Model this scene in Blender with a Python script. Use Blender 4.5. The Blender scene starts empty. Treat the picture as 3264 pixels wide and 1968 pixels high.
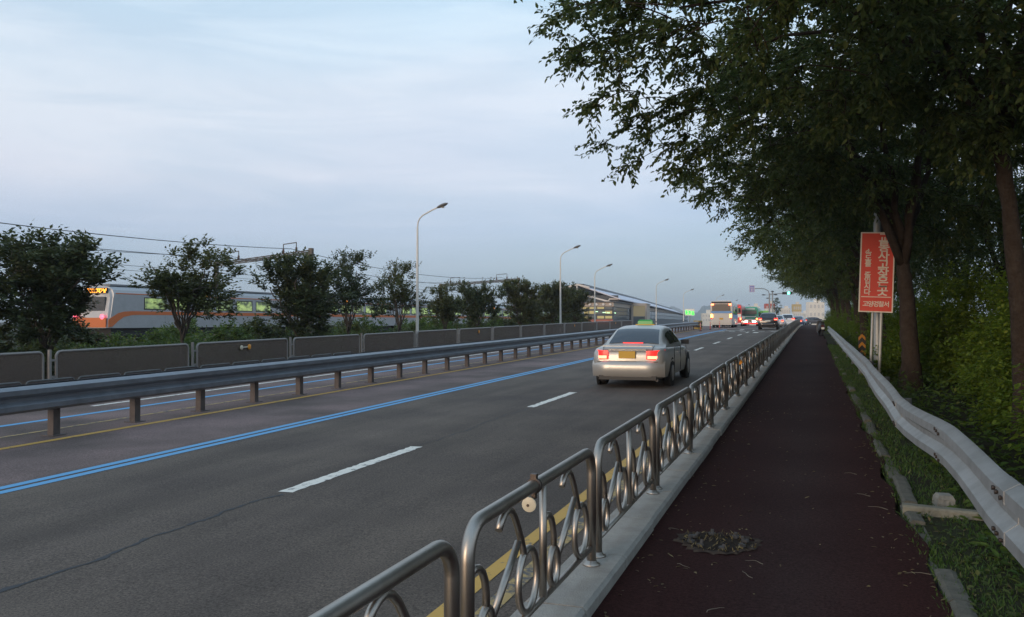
import bpy, math, random
import numpy as np
from mathutils import Vector, Matrix

S = bpy.context.scene
COL = S.collection
R = math.radians
RNG = np.random.default_rng(7)
random.seed(7)

# ------------------------------------------------------------------ camera
cam = bpy.data.cameras.new('camera')
cam.sensor_width = 36.0
cam.lens = 29.95
cam.clip_start = 0.05
cam.clip_end = 12000
camo = bpy.data.objects.new('camera', cam)
COL.objects.link(camo)
camo.location = (0, 0, 1.85)
camo.rotation_euler = (R(90 + 0.894), 0, R(19.4))
S.camera = camo

# ------------------------------------------------------------------ sky, sun, exposure
SUN_EL, SUN_AZ = 9.0, 200.0      # azimuth clockwise from +Y: low, behind the camera
world = bpy.data.worlds.new('World')
S.world = world
world.use_nodes = True
wt = world.node_tree
wt.nodes.clear()
def wn(kind, **kw):
    n = wt.nodes.new(kind)
    for k, v in kw.items():
        setattr(n, k, v)
    return n
wout = wn('ShaderNodeOutputWorld')
sky = wn('ShaderNodeTexSky', sky_type='NISHITA', sun_disc=False)
sky.sun_elevation = R(SUN_EL)
sky.sun_rotation = R(SUN_AZ)
sky.air_density = 1.0
sky.dust_density = 2.0
sky.ozone_density = 2.0
bg1 = wn('ShaderNodeBackground')
bg1.inputs['Strength'].default_value = 0.06
wt.links.new(sky.outputs[0], bg1.inputs['Color'])
# thin high cloud veil: gradient by elevation, streaked
tc = wn('ShaderNodeTexCoord')
sep = wn('ShaderNodeSeparateXYZ')
wt.links.new(tc.outputs['Generated'], sep.inputs[0])
mp = wn('ShaderNodeMapping')
mp.inputs['Scale'].default_value = (1.3, 1.3, 9.0)
mp.inputs['Rotation'].default_value = (R(4), R(3), 0)
wt.links.new(tc.outputs['Generated'], mp.inputs['Vector'])
nz = wn('ShaderNodeTexNoise')
nz.inputs['Scale'].default_value = 2.4
nz.inputs['Detail'].default_value = 7
nz.inputs['Roughness'].default_value = 0.56
nz.inputs['Distortion'].default_value = 0.6
wt.links.new(mp.outputs[0], nz.inputs['Vector'])
mp2 = wn('ShaderNodeMapping')
mp2.inputs['Scale'].default_value = (0.7, 0.7, 2.2)
mp2.inputs['Location'].default_value = (3.1, 1.7, 0.4)
wt.links.new(tc.outputs['Generated'], mp2.inputs['Vector'])
nz2 = wn('ShaderNodeTexNoise')
nz2.inputs['Scale'].default_value = 1.7
nz2.inputs['Detail'].default_value = 3
wt.links.new(mp2.outputs[0], nz2.inputs['Vector'])
wob = wn('ShaderNodeMath', operation='MULTIPLY_ADD')
wob.inputs[1].default_value = 0.22
wt.links.new(nz2.outputs[0], wob.inputs[0])
wt.links.new(sep.outputs['Z'], wob.inputs[2])
sub = wn('ShaderNodeMath', operation='SUBTRACT')
sub.inputs[1].default_value = 0.11
wt.links.new(wob.outputs[0], sub.inputs[0])
ramp = wn('ShaderNodeValToRGB')
cr = ramp.color_ramp
def srgb(r, g, b):
    f = lambda c: c / 12.92 if c <= 0.04045 else ((c + 0.055) / 1.055) ** 2.4
    return (f(r / 255), f(g / 255), f(b / 255), 1)
stops = [(0.0, srgb(148, 172, 190)), (0.05, srgb(156, 178, 202)), (0.12, srgb(176, 191, 218)), (0.19, srgb(211, 216, 230)),
         (0.27, srgb(216, 225, 235)), (0.36, srgb(202, 228, 243)), (0.60, srgb(190, 220, 242)), (1.0, srgb(172, 205, 232))]
cr.elements[0].position, cr.elements[0].color = stops[0]
cr.elements[1].position, cr.elements[1].color = stops[-1]
for p, c in stops[1:-1]:
    e = cr.elements.new(p)
    e.color = c
wt.links.new(sub.outputs[0], ramp.inputs[0])
streak = wn('ShaderNodeValToRGB')
streak.color_ramp.elements[0].position = 0.34
streak.color_ramp.elements[0].color = (0.80, 0.83, 0.88, 1)
streak.color_ramp.elements[1].position = 0.62
streak.color_ramp.elements[1].color = (1.10, 1.03, 1.01, 1)
wt.links.new(nz.outputs[0], streak.inputs[0])
mul = wn('ShaderNodeMixRGB', blend_type='MULTIPLY')
mul.inputs[0].default_value = 0.7
wt.links.new(ramp.outputs[0], mul.inputs[1])
wt.links.new(streak.outputs[0], mul.inputs[2])
bg2 = wn('ShaderNodeBackground')
bg2.inputs['Strength'].default_value = 0.97
wt.links.new(mul.outputs[0], bg2.inputs['Color'])
addw = wn('ShaderNodeAddShader')
wt.links.new(bg1.outputs[0], addw.inputs[0])
wt.links.new(bg2.outputs[0], addw.inputs[1])
wt.links.new(addw.outputs[0], wout.inputs['Surface'])

sun = bpy.data.lights.new('sun', 'SUN')
sun.energy = 1.3
sun.angle = R(20)
sun.color = (1.0, 0.74, 0.53)
suno = bpy.data.objects.new('sun', sun)
COL.objects.link(suno)
sd = Vector((math.sin(R(SUN_AZ)) * math.cos(R(SUN_EL)), math.cos(R(SUN_AZ)) * math.cos(R(SUN_EL)), math.sin(R(SUN_EL))))
suno.rotation_euler = (-sd).to_track_quat('-Z', 'Y').to_euler()

vs = S.view_settings
vs.view_transform = 'Standard'
vs.look = 'None'
vs.exposure = 0.0
vs.gamma = 1.0
vs.use_curve_mapping = False
S.cycles.max_bounces = 6
S.cycles.transparent_max_bounces = 12
S.cycles.use_denoising = True

# ------------------------------------------------------------------ helpers
def prof(s):
    """height of the carriageway along the road: climbs to a crest, then falls away"""
    g = 0.0133
    s = np.asarray(s, float)
    a = g * s
    z62 = g * 62
    b = z62 + g * (s - 62) - 0.5 * (g / 55.0) * (s - 62) ** 2
    z117 = z62 + g * 55 * 0.5
    c = z117 - 0.5 * (0.006 / 60.0) * np.clip(s - 117, 0, 60) ** 2 - 0.006 * np.clip(s - 177, 0, 90)
    return np.where(s < 62, a, np.where(s < 117, b, c))

def rz(s):
    return float(prof(s))

class MB:
    """collects boxes, tubes, prisms ... and links them as ONE mesh object"""
    def __init__(self):
        self.v = []; self.f = []; self.n = 0; self.smooth = []
    def add(self, verts, faces, smooth=False):
        verts = [tuple(float(c) for c in p) for p in verts]
        self.v += verts
        self.f += [tuple(i + self.n for i in q) for q in faces]
        self.smooth += [smooth] * len(faces)
        self.n += len(verts)
        return self
    def box(self, c, s, rot=None):
        hx, hy, hz = s[0] / 2, s[1] / 2, s[2] / 2
        vs_ = [Vector((x, y, z)) for x in (-hx, hx) for y in (-hy, hy) for z in (-hz, hz)]
        if rot is not None:
            m = Matrix.Rotation(rot[2], 3, 'Z') @ Matrix.Rotation(rot[1], 3, 'Y') @ Matrix.Rotation(rot[0], 3, 'X')
            vs_ = [m @ p for p in vs_]
        vs_ = [(p.x + c[0], p.y + c[1], p.z + c[2]) for p in vs_]
        return self.add(vs_, [(0, 1, 3, 2), (4, 6, 7, 5), (0, 4, 5, 1), (2, 3, 7, 6), (0, 2, 6, 4), (1, 5, 7, 3)])
    def tube(self, pts, r, sides=8, cap=True, closed=False):
        pts = [Vector(p) for p in pts]
        n = len(pts)
        rr = list(r) if hasattr(r, '__len__') else [r] * n
        vs_, fs = [], []
        prev = None
        for i, p in enumerate(pts):
            if closed:
                t = (pts[(i + 1) % n] - pts[i - 1])
            else:
                t = pts[min(i + 1, n - 1)] - pts[max(i - 1, 0)]
            t = t.normalized() if t.length > 1e-9 else Vector((0, 0, 1))
            if prev is None:
                ref = Vector((0, 0, 1)) if abs(t.z) < 0.9 else Vector((1, 0, 0))
                a = t.cross(ref).normalized()
            else:
                a = (prev - t * prev.dot(t))
                a = a.normalized() if a.length > 1e-6 else t.orthogonal().normalized()
            prev = a
            b = t.cross(a)
            for k in range(sides):
                th = 2 * math.pi * k / sides
                vs_.append(p + (a * math.cos(th) + b * math.sin(th)) * rr[i])
        m = n if closed else n - 1
        for i in range(m):
            j = (i + 1) % n
            for k in range(sides):
                k2 = (k + 1) % sides
                fs.append((i * sides + k, i * sides + k2, j * sides + k2, j * sides + k))
        self.add(vs_, fs, True)
        if cap and not closed:
            self.f += [tuple(self.n - len(vs_) + k for k in range(sides))[::-1], tuple(self.n - sides + k for k in range(sides))]
            self.smooth += [False, False]
        return self
    def prism(self, poly, axis, a, b):
        """polygon of 2-D points extruded along an axis from a to b"""
        def P(u, v, w):
            return {'x': (w, u, v), 'y': (u, w, v), 'z': (u, v, w)}[axis]
        n = len(poly)
        vs_ = [P(u, v, a) for u, v in poly] + [P(u, v, b) for u, v in poly]
        fs = [(i, (i + 1) % n, (i + 1) % n + n, i + n) for i in range(n)] + [tuple(range(n))[::-1], tuple(range(n, 2 * n))]
        return self.add(vs_, fs)
    def lathe(self, prof_, c=(0, 0, 0), axis='z', sides=16, smooth=True):
        vs_, fs = [], []
        for r_, h in prof_:
            for k in range(sides):
                th = 2 * math.pi * k / sides
                u, v = r_ * math.cos(th), r_ * math.sin(th)
                p = {'z': (u, v, h), 'x': (h, u, v), 'y': (u, h, v)}[axis]
                vs_.append((p[0] + c[0], p[1] + c[1], p[2] + c[2]))
        n = len(prof_)
        for i in range(n - 1):
            for k in range(sides):
                k2 = (k + 1) % sides
                fs.append((i * sides + k, i * sides + k2, (i + 1) * sides + k2, (i + 1) * sides + k))
        self.add(vs_, fs, smooth)
        self.f += [tuple(self.n - len(vs_) + k for k in range(sides))[::-1], tuple(self.n - sides + k for k in range(sides))]
        self.smooth += [False, False]
        return self
    def loft(self, rings, smooth=True, caps=True):
        n = len(rings[0])
        vs_ = [p for r_ in rings for p in r_]
        fs = []
        for i in range(len(rings) - 1):
            for k in range(n):
                k2 = (k + 1) % n
                fs.append((i * n + k, i * n + k2, (i + 1) * n + k2, (i + 1) * n + k))
        self.add(vs_, fs, smooth)
        if caps:
            self.f += [tuple(self.n - len(vs_) + k for k in range(n))[::-1], tuple(self.n - n + k for k in range(n))]
            self.smooth += [False, False]
        return self
    def grid(self, rows, smooth=True):
        n = len(rows[0])
        vs_ = [p for r_ in rows for p in r_]
        fs = [(i * n + k, i * n + k + 1, (i + 1) * n + k + 1, (i + 1) * n + k) for i in range(len(rows) - 1) for k in range(n - 1)]
        return self.add(vs_, fs, smooth)
    def mesh(self, name):
        me = bpy.data.meshes.new(name)
        me.from_pydata(self.v, [], self.f)
        me.polygons.foreach_set('use_smooth', self.smooth)
        me.validate()
        me.update()
        return me
    def build(self, name, m, parent=None, loc=None, sharp=True):
        me = self.mesh(name)
        if any(self.smooth) and sharp:
            try:
                me.set_sharp_from_angle(angle=R(42))
            except Exception:
                pass
        return obj(name, me, m, parent, loc)

def obj(name, me, m=None, parent=None, loc=None):
    o = bpy.data.objects.new(name, me)
    COL.objects.link(o)
    if m is not None and me is not None and not me.materials:
        me.materials.append(m)
    if parent is not None:
        o.parent = parent
    if loc is not None:
        o.location = loc
    return o

def tag(o, label=None, cat=None, group=None, kind=None):
    for k, v in (('label', label), ('category', cat), ('group', group), ('kind', kind)):
        if v:
            o[k] = v
    return o

def thing(name, label, cat, loc=(0, 0, 0), rotz=0.0, group=None, tilt=None):
    o = bpy.data.objects.new(name, None)
    COL.objects.link(o)
    o.location = loc
    o.rotation_euler = (tilt[0] if tilt else 0, tilt[1] if tilt else 0, rotz)
    return tag(o, label, cat, group)

KIDS = {}
def kids(o):
    return [c for c in bpy.data.objects if c.parent == o]

def copy_tree(o, label=None, loc=None, rotz=None, scale=None, children=None):
    """a thing with its parts and their sub-parts; meshes are shared"""
    c = o.copy()
    COL.objects.link(c)
    if label: c['label'] = label
    if loc is not None: c.location = loc
    if rotz is not None: c.rotation_euler = (c.rotation_euler[0], c.rotation_euler[1], rotz)
    if scale is not None: c.scale = scale
    for ch, sub_ in (children if children is not None else [(k, kids(k)) for k in kids(o)]):
        d = ch.copy(); COL.objects.link(d); d.parent = c
        for g in sub_:
            e = g.copy(); COL.objects.link(e); e.parent = d
    return c

ORD = 'first second third fourth fifth sixth seventh eighth ninth tenth eleventh twelfth thirteenth fourteenth fifteenth sixteenth seventeenth eighteenth nineteenth twentieth'.split()
def nth(i):
    if i < 20: return ORD[i]
    n = i + 1
    return '%d%s' % (n, 'th' if 10 <= n % 100 <= 20 else {1: 'st', 2: 'nd', 3: 'rd'}.get(n % 10, 'th'))

# ------------------------------------------------------------------ materials
def newmat(name):
    m = bpy.data.materials.new(name)
    m.use_nodes = True
    nt = m.node_tree
    return m, nt, nt.nodes['Principled BSDF']

def mat(name, col, rough=0.6, metal=0.0, vary=0.0, scale=8.0, bump=0.0, bscale=60.0, spec=0.5, detail=5, col2=None, coat=0.0):
    m, nt, b = newmat(name)
    b.inputs['Roughness'].default_value = rough
    b.inputs['Metallic'].default_value = metal
    b.inputs['Specular IOR Level'].default_value = spec
    b.inputs['Coat Weight'].default_value = coat
    b.inputs['Base Color'].default_value = (*col, 1)
    if vary or col2 or bump:
        t = nt.nodes.new('ShaderNodeTexCoord')
    if vary or col2:
        n = nt.nodes.new('ShaderNodeTexNoise')
        n.inputs['Scale'].default_value = scale
        n.inputs['Detail'].default_value = detail
        n.inputs['Roughness'].default_value = 0.65
        nt.links.new(t.outputs['Object'], n.inputs['Vector'])
        r = nt.nodes.new('ShaderNodeValToRGB')
        r.color_ramp.elements[0].position = 0.3
        r.color_ramp.elements[1].position = 0.7
        lo = col2 if col2 else tuple(c * (1 - vary) for c in col)
        hi = col if col2 else tuple(min(c * (1 + vary), 1) for c in col)
        r.color_ramp.elements[0].color = (*lo, 1)
        r.color_ramp.elements[1].color = (*hi, 1)
        nt.links.new(n.outputs[0], r.inputs[0])
        nt.links.new(r.outputs[0], b.inputs['Base Color'])
        if vary:
            mr = nt.nodes.new('ShaderNodeMapRange')
            mr.inputs['To Min'].default_value = max(rough - 0.12, 0.02)
            mr.inputs['To Max'].default_value = min(rough + 0.12, 1)
            nt.links.new(n.outputs[0], mr.inputs[0])
            nt.links.new(mr.outputs[0], b.inputs['Roughness'])
    if bump:
        n2 = nt.nodes.new('ShaderNodeTexNoise')
        n2.inputs['Scale'].default_value = bscale
        n2.inputs['Detail'].default_value = 4
        nt.links.new(t.outputs['Object'], n2.inputs['Vector'])
        bp = nt.nodes.new('ShaderNodeBump')
        bp.inputs['Strength'].default_value = bump
        bp.inputs['Distance'].default_value = 0.02
        nt.links.new(n2.outputs[0], bp.inputs['Height'])
        nt.links.new(bp.outputs[0], b.inputs['Normal'])
    return m

def emit(name, col, strength, base=(0.02, 0.02, 0.02)):
    m, nt, b = newmat(name)
    b.inputs['Base Color'].default_value = (*base, 1)
    b.inputs['Emission Color'].default_value = (*col, 1)
    b.inputs['Emission Strength'].default_value = strength
    b.inputs['Roughness'].default_value = 0.3
    return m

def leafmat(name, c1, c2, c3=None, trans=0.35):
    m, nt, b = newmat(name)
    g = nt.nodes.new('ShaderNodeNewGeometry')
    r = nt.nodes.new('ShaderNodeValToRGB')
    r.color_ramp.elements[0].color = (*c1, 1)
    r.color_ramp.elements[1].color = (*c2, 1)
    if c3:
        e = r.color_ramp.elements.new(0.93); e.color = (*c2, 1)
        r.color_ramp.elements[-1].color = (*c3, 1)
    nt.links.new(g.outputs['Random Per Island'], r.inputs[0])
    nt.links.new(r.outputs[0], b.inputs['Base Color'])
    b.inputs['Roughness'].default_value = 0.55
    b.inputs['Specular IOR Level'].default_value = 0.25
    tr = nt.nodes.new('ShaderNodeBsdfTranslucent')
    nt.links.new(r.outputs[0], tr.inputs['Color'])
    mx = nt.nodes.new('ShaderNodeMixShader')
    mx.inputs[0].default_value = trans
    nt.links.new(b.outputs[0], mx.inputs[1])
    nt.links.new(tr.outputs[0], mx.inputs[2])
    nt.links.new(mx.outputs[0], nt.nodes['Material Output'].inputs['Surface'])
    return m

def asphalt(name, cols, speck=0.35, lanes=False, spec=0.25, worn=None):
    m, nt, b = newmat(name)
    N, L = nt.nodes.new, nt.links.new
    t = N('ShaderNodeTexCoord')
    fine = N('ShaderNodeTexNoise'); fine.inputs['Scale'].default_value = 55; fine.inputs['Detail'].default_value = 6; fine.inputs['Roughness'].default_value = 0.85
    L(t.outputs['Object'], fine.inputs['Vector'])
    mp_ = N('ShaderNodeMapping'); mp_.inputs['Scale'].default_value = (1.0, 0.10, 1.0)
    L(t.outputs['Object'], mp_.inputs['Vector'])
    big = N('ShaderNodeTexNoise'); big.inputs['Scale'].default_value = 1.1; big.inputs['Detail'].default_value = 6; big.inputs['Roughness'].default_value = 0.6
    L(mp_.outputs[0], big.inputs['Vector'])
    patch = N('ShaderNodeTexNoise'); patch.inputs['Scale'].default_value = 0.55; patch.inputs['Detail'].default_value = 5
    L(t.outputs['Object'], patch.inputs['Vector'])
    r = N('ShaderNodeValToRGB')
    r.color_ramp.elements[0].position, r.color_ramp.elements[1].position = 0.3, 0.72
    r.color_ramp.elements[0].color = (*cols[0], 1); r.color_ramp.elements[1].color = (*cols[1], 1)
    L(big.outputs[0], r.inputs[0])
    base = r.outputs[0]
    if lanes:
        sp = N('ShaderNodeSeparateXYZ'); L(t.outputs['Object'], sp.inputs[0])
        mr = N('ShaderNodeMapRange'); mr.inputs['From Min'].default_value = -8.35; mr.inputs['From Max'].default_value = -8.0
        mr.inputs['To Min'].default_value = 1; mr.inputs['To Max'].default_value = 0
        L(sp.outputs[0], mr.inputs[0])
        ml = N('ShaderNodeMath'); ml.operation = 'MULTIPLY'
        rr = N('ShaderNodeMapRange'); rr.inputs['From Min'].default_value = 0.25; rr.inputs['From Max'].default_value = 0.6
        L(patch.outputs[0], rr.inputs[0])
        L(mr.outputs[0], ml.inputs[0]); L(rr.outputs[0], ml.inputs[1])
        mx = N('ShaderNodeMixRGB'); mx.inputs[2].default_value = (0.225, 0.160, 0.150, 1)
        L(ml.outputs[0], mx.inputs[0]); L(base, mx.inputs[1])
        base = mx.outputs[0]
    if worn:
        sp = N('ShaderNodeSeparateXYZ'); L(t.outputs['Object'], sp.inputs[0])
        ab = N('ShaderNodeMath'); ab.operation = 'ABSOLUTE'; sh_ = N('ShaderNodeMath'); sh_.operation = 'ADD'; sh_.inputs[1].default_value = 0.12
        L(sp.outputs[0], sh_.inputs[0]); L(sh_.outputs[0], ab.inputs[0])
        mr = N('ShaderNodeMapRange'); mr.inputs['From Min'].default_value = 0.62; mr.inputs['From Max'].default_value = 0.05
        L(ab.outputs[0], mr.inputs[0])
        ml = N('ShaderNodeMath'); ml.operation = 'MULTIPLY'
        L(mr.outputs[0], ml.inputs[0]); L(patch.outputs[0], ml.inputs[1])
        mx = N('ShaderNodeMixRGB'); mx.inputs[2].default_value = (*worn, 1)
        L(ml.outputs[0], mx.inputs[0]); L(base, mx.inputs[1])
        base = mx.outputs[0]
    m2 = N('ShaderNodeMixRGB'); m2.blend_type = 'MULTIPLY'; m2.inputs[0].default_value = 1.0
    r2 = N('ShaderNodeValToRGB')
    r2.color_ramp.elements[0].position, r2.color_ramp.elements[1].position = 0.35, 0.7
    r2.color_ramp.elements[0].color = (1 - speck,) * 3 + (1,); r2.color_ramp.elements[1].color = (1 + speck,) * 3 + (1,)
    L(fine.outputs[0], r2.inputs[0])
    L(base, m2.inputs[1]); L(r2.outputs[0], m2.inputs[2])
    m3 = N('ShaderNodeMixRGB'); m3.blend_type = 'MULTIPLY'; m3.inputs[0].default_value = 0.95
    r3 = N('ShaderNodeValToRGB')
    r3.color_ramp.elements[0].position, r3.color_ramp.elements[1].position = 0.3, 0.65
    r3.color_ramp.elements[0].color = (0.72, 0.70, 0.72, 1); r3.color_ramp.elements[1].color = (1.1, 1.08, 1.05, 1)
    L(patch.outputs[0], r3.inputs[0])
    L(m2.outputs[0], m3.inputs[1]); L(r3.outputs[0], m3.inputs[2])
    L(m3.outputs[0], b.inputs['Base Color'])
    b.inputs['Roughness'].default_value = 0.86
    b.inputs['Specular IOR Level'].default_value = spec
    bp = N('ShaderNodeBump'); bp.inputs['Strength'].default_value = 0.5; bp.inputs['Distance'].default_value = 0.006
    L(fine.outputs[0], bp.inputs['Height']); L(bp.outputs[0], b.inputs['Normal'])
    return m

def paint(name, col, wear=0.45, under=(0.10, 0.095, 0.095)):
    """road paint, chipped so that the asphalt shows through"""
    m, nt, b = newmat(name)
    N, L = nt.nodes.new, nt.links.new
    t = N('ShaderNodeTexCoord')
    n = N('ShaderNodeTexNoise'); n.inputs['Scale'].default_value = 7; n.inputs['Detail'].default_value = 9; n.inputs['Roughness'].default_value = 0.75
    L(t.outputs['Object'], n.inputs['Vector'])
    r = N('ShaderNodeValToRGB')
    r.color_ramp.elements[0].position = wear - 0.06; r.color_ramp.elements[1].position = wear + 0.03
    r.color_ramp.elements[0].color = (*under, 1); r.color_ramp.elements[1].color = (*col, 1)
    L(n.outputs[0], r.inputs[0]); L(r.outputs[0], b.inputs['Base Color'])
    b.inputs['Roughness'].default_value = 0.7
    return m

M = {}
M['road'] = asphalt('road asphalt', ((0.100, 0.080, 0.066), (0.180, 0.144, 0.118)), speck=0.75, lanes=True)
M['path'] = asphalt('footpath asphalt', ((0.035, 0.0125, 0.0110), (0.052, 0.0195, 0.0170)), speck=0.75, spec=0.08, worn=(0.050, 0.033, 0.031))
M['white_paint'] = paint('white road paint', (0.82, 0.77, 0.68), 0.42)
M['blue_paint'] = paint('blue road paint', (0.115, 0.36, 0.62), 0.36)
M['yellow_paint'] = paint('yellow road paint', (0.62, 0.36, 0.07), 0.40)
M['yellow_worn'] = paint('worn yellow road paint', (0.46, 0.31, 0.11), 0.50)
M['seal'] = mat('tar', (0.028, 0.028, 0.032), 0.7)
M['kerb'] = mat('kerb concrete', (0.33, 0.305, 0.27), 0.85, vary=0.25, scale=5, bump=0.5, bscale=90)
M['edging'] = mat('edging concrete', (0.115, 0.105, 0.082), 0.9, vary=0.3, scale=9, bump=0.5, bscale=60)
M['post_galv'] = mat('dull galvanised post', (0.15, 0.15, 0.145), 0.7, 0.3, vary=0.2)
M['steel'] = mat('brushed steel', (0.47, 0.425, 0.38), 0.42, 1.0, col2=(0.36, 0.315, 0.27), scale=5)
M['dark_steel'] = mat('dull clamp steel', (0.10, 0.08, 0.07), 0.5, 0.8)
M['galv'] = mat('galvanised steel', (0.46, 0.46, 0.45), 0.52, 0.5, col2=(0.30, 0.295, 0.28), scale=3.2, bump=0.15, bscale=30, detail=8)
M['beam'] = mat('weathered guardrail steel', (0.22, 0.235, 0.26), 0.45, 0.55, vary=0.2, scale=3)
M['post'] = mat('rusty brown post', (0.115, 0.095, 0.088), 0.75, 0.2, vary=0.25, scale=6)
M['bark'] = mat('bark', (0.056, 0.043, 0.034), 0.95, spec=0.1, col2=(0.030, 0.021, 0.016), scale=9, bump=1.0, bscale=28, detail=8)
M['bark_grey'] = mat('grey bark', (0.075, 0.062, 0.050), 0.95, vary=0.4, scale=14, bump=0.8, bscale=35)
M['leaf_dark'] = leafmat('zelkova leaf', (0.044, 0.070, 0.020), (0.098, 0.128, 0.036), (0.17, 0.16, 0.04), 0.42)
M['leaf_mid'] = leafmat('street tree leaf', (0.038, 0.056, 0.024), (0.090, 0.108, 0.040), (0.13, 0.13, 0.04))
M['leaf_mid2'] = leafmat('yellower street tree leaf', (0.050, 0.064, 0.022), (0.120, 0.128, 0.040), (0.16, 0.15, 0.04))
M['leaf_shrub2'] = leafmat('olive shrub leaf', (0.042, 0.066, 0.020), (0.100, 0.125, 0.034), (0.17, 0.16, 0.05), 0.4)
M['leaf_bright'] = leafmat('acacia leaf', (0.095, 0.165, 0.018), (0.180, 0.250, 0.030), (0.23, 0.27, 0.03), 0.5)
M['leaf_shrub'] = leafmat('shrub leaf', (0.055, 0.105, 0.020), (0.115, 0.175, 0.034), (0.18, 0.18, 0.04), 0.4)
M['grass'] = leafmat('grass blade', (0.040, 0.085, 0.018), (0.085, 0.135, 0.030), (0.18, 0.15, 0.07), 0.3)
M['litter'] = leafmat('dry leaf', (0.10, 0.07, 0.035), (0.24, 0.18, 0.08), (0.36, 0.32, 0.16), 0.2)
M['soil'] = mat('soil and weeds', (0.042, 0.048, 0.022), 0.95, spec=0.1, col2=(0.026, 0.020, 0.014), scale=1.8, bump=0.8, bscale=20, detail=8)
M['frame'] = mat('grey fence tube', (0.30, 0.275, 0.255), 0.5, 0.4)
M['lamp'] = mat('white lamp paint', (0.66, 0.63, 0.58), 0.45, vary=0.08)
M['lamp_head'] = mat('lamp housing', (0.16, 0.15, 0.14), 0.5)
M['black'] = mat('black rubber', (0.014, 0.014, 0.015), 0.8)
M['dark'] = mat('dark plastic', (0.025, 0.025, 0.027), 0.5)
M['glass'] = mat('tinted glass', (0.020, 0.026, 0.038), 0.06, 0.0, spec=0.9)
M['chrome'] = mat('chrome', (0.75, 0.74, 0.72), 0.12, 1.0)
M['plate'] = mat('yellow plate', (0.60, 0.34, 0.03), 0.5)
M['plate_white'] = mat('white plate', (0.7, 0.7, 0.66), 0.5)
M['taxi'] = mat('silver taxi paint', (0.47, 0.45, 0.42), 0.36, 0.45, coat=0.25)
M['silver'] = mat('silver paint', (0.55, 0.55, 0.56), 0.3, 0.5, coat=0.5)
M['whitecar'] = mat('white paint', (0.70, 0.69, 0.68), 0.3, coat=0.5)
M['bluecar'] = mat('dark blue paint', (0.05, 0.06, 0.12), 0.25, 0.3, coat=0.5)
M['suv'] = mat('black car paint', (0.030, 0.026, 0.028), 0.22, 0.2, coat=0.6)
M['vancol'] = mat('dark grey van paint', (0.08, 0.075, 0.08), 0.35)
M['rim'] = mat('alloy', (0.35, 0.35, 0.36), 0.35, 0.9)
M['tail'] = emit('lit tail lamp', (1.0, 0.16, 0.06), 9.0, (0.4, 0.01, 0.01))
M['tail_core'] = emit('lit brake bulb', (1.0, 0.27, 0.14), 4.0, (0.5, 0.05, 0.03))
M['dull_red'] = mat('unlit red lens', (0.10, 0.01, 0.01), 0.3)
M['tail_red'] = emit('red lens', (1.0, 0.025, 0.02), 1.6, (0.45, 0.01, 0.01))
M['amber'] = emit('lit amber lamp', (1.0, 0.50, 0.08), 9.0, (0.5, 0.2, 0.02))
M['headlight'] = emit('lit headlamp', (1.0, 0.86, 0.58), 22.0)
M['green_lamp'] = emit('green roof lamp', (0.06, 0.75, 0.12), 0.13, (0.02, 0.20, 0.04))
M['signal_green'] = emit('signal green', (0.12, 1.0, 0.62), 7.0)
M['led'] = emit('amber display', (1.0, 0.33, 0.03), 4.0)
M['neon'] = emit('green neon', (0.02, 1.0, 0.06), 2.2)
M['train_light'] = emit('train red lamp', (1.0, 0.10, 0.16), 3.5)
M['train_window'] = emit('lit train window', (0.52, 0.80, 0.30), 0.62, (0.05, 0.06, 0.05))
def lit_window():
    m, nt, b = newmat('lit carriage window')
    N, L = nt.nodes.new, nt.links.new
    t = N('ShaderNodeTexCoord'); mp_ = N('ShaderNodeMapping'); mp_.inputs['Scale'].default_value = (1, 1.0, 1.6); L(t.outputs['Object'], mp_.inputs['Vector'])
    n = N('ShaderNodeTexNoise'); n.inputs['Scale'].default_value = 1.5; n.inputs['Detail'].default_value = 3; L(mp_.outputs[0], n.inputs['Vector'])
    r = N('ShaderNodeValToRGB'); r.color_ramp.elements[0].position = 0.36; r.color_ramp.elements[1].position = 0.62
    r.color_ramp.elements[0].color = (0.05, 0.08, 0.05, 1); r.color_ramp.elements[1].color = (0.62, 0.86, 0.30, 1)
    L(n.outputs[0], r.inputs[0]); L(r.outputs[0], b.inputs['Emission Color'])
    b.inputs['Emission Strength'].default_value = 0.58; b.inputs['Base Color'].default_value = (0.05, 0.06, 0.05, 1); b.inputs['Roughness'].default_value = 0.15
    return m
M['train_window'] = lit_window()
M['train_body'] = mat('stainless carriage', (0.40, 0.40, 0.41), 0.42, 0.35, vary=0.08, scale=2)
M['train_orange'] = mat('orange stripe', (0.62, 0.15, 0.035), 0.5)
M['train_dark'] = mat('underframe', (0.022, 0.022, 0.024), 0.8)
M['train_roof'] = mat('carriage roof', (0.20, 0.20, 0.21), 0.6)
M['gantry'] = mat('gantry steel', (0.13, 0.115, 0.10), 0.7, 0.3, vary=0.2)
M['wire'] = mat('wire', (0.07, 0.07, 0.075), 0.6, 0.5)
M['insul'] = mat('insulator', (0.11, 0.06, 0.05), 0.4)
M['amber_refl'] = mat('amber reflector', (0.85, 0.33, 0.03), 0.35)
M['cream_refl'] = mat('cream reflector', (0.66, 0.58, 0.43), 0.4)
M['red_sign'] = mat('red sign sheet', (0.66, 0.050, 0.028), 0.4, vary=0.06, scale=2)
M['sign_white'] = mat('white sign print', (0.74, 0.66, 0.56), 0.5)
M['sign_pole'] = mat('sign pole', (0.42, 0.43, 0.42), 0.45, 0.3, vary=0.1)
M['hazard'] = mat('hazard orange', (0.45, 0.19, 0.02), 0.5)
M['bollard'] = mat('red bollard', (0.65, 0.09, 0.05), 0.5)
M['striped_y'] = mat('yellow barrel', (0.42, 0.27, 0.06), 0.6, vary=0.2)
M['bus_cream'] = mat('cream bus paint', (0.58, 0.52, 0.46), 0.35, coat=0.3)
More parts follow.
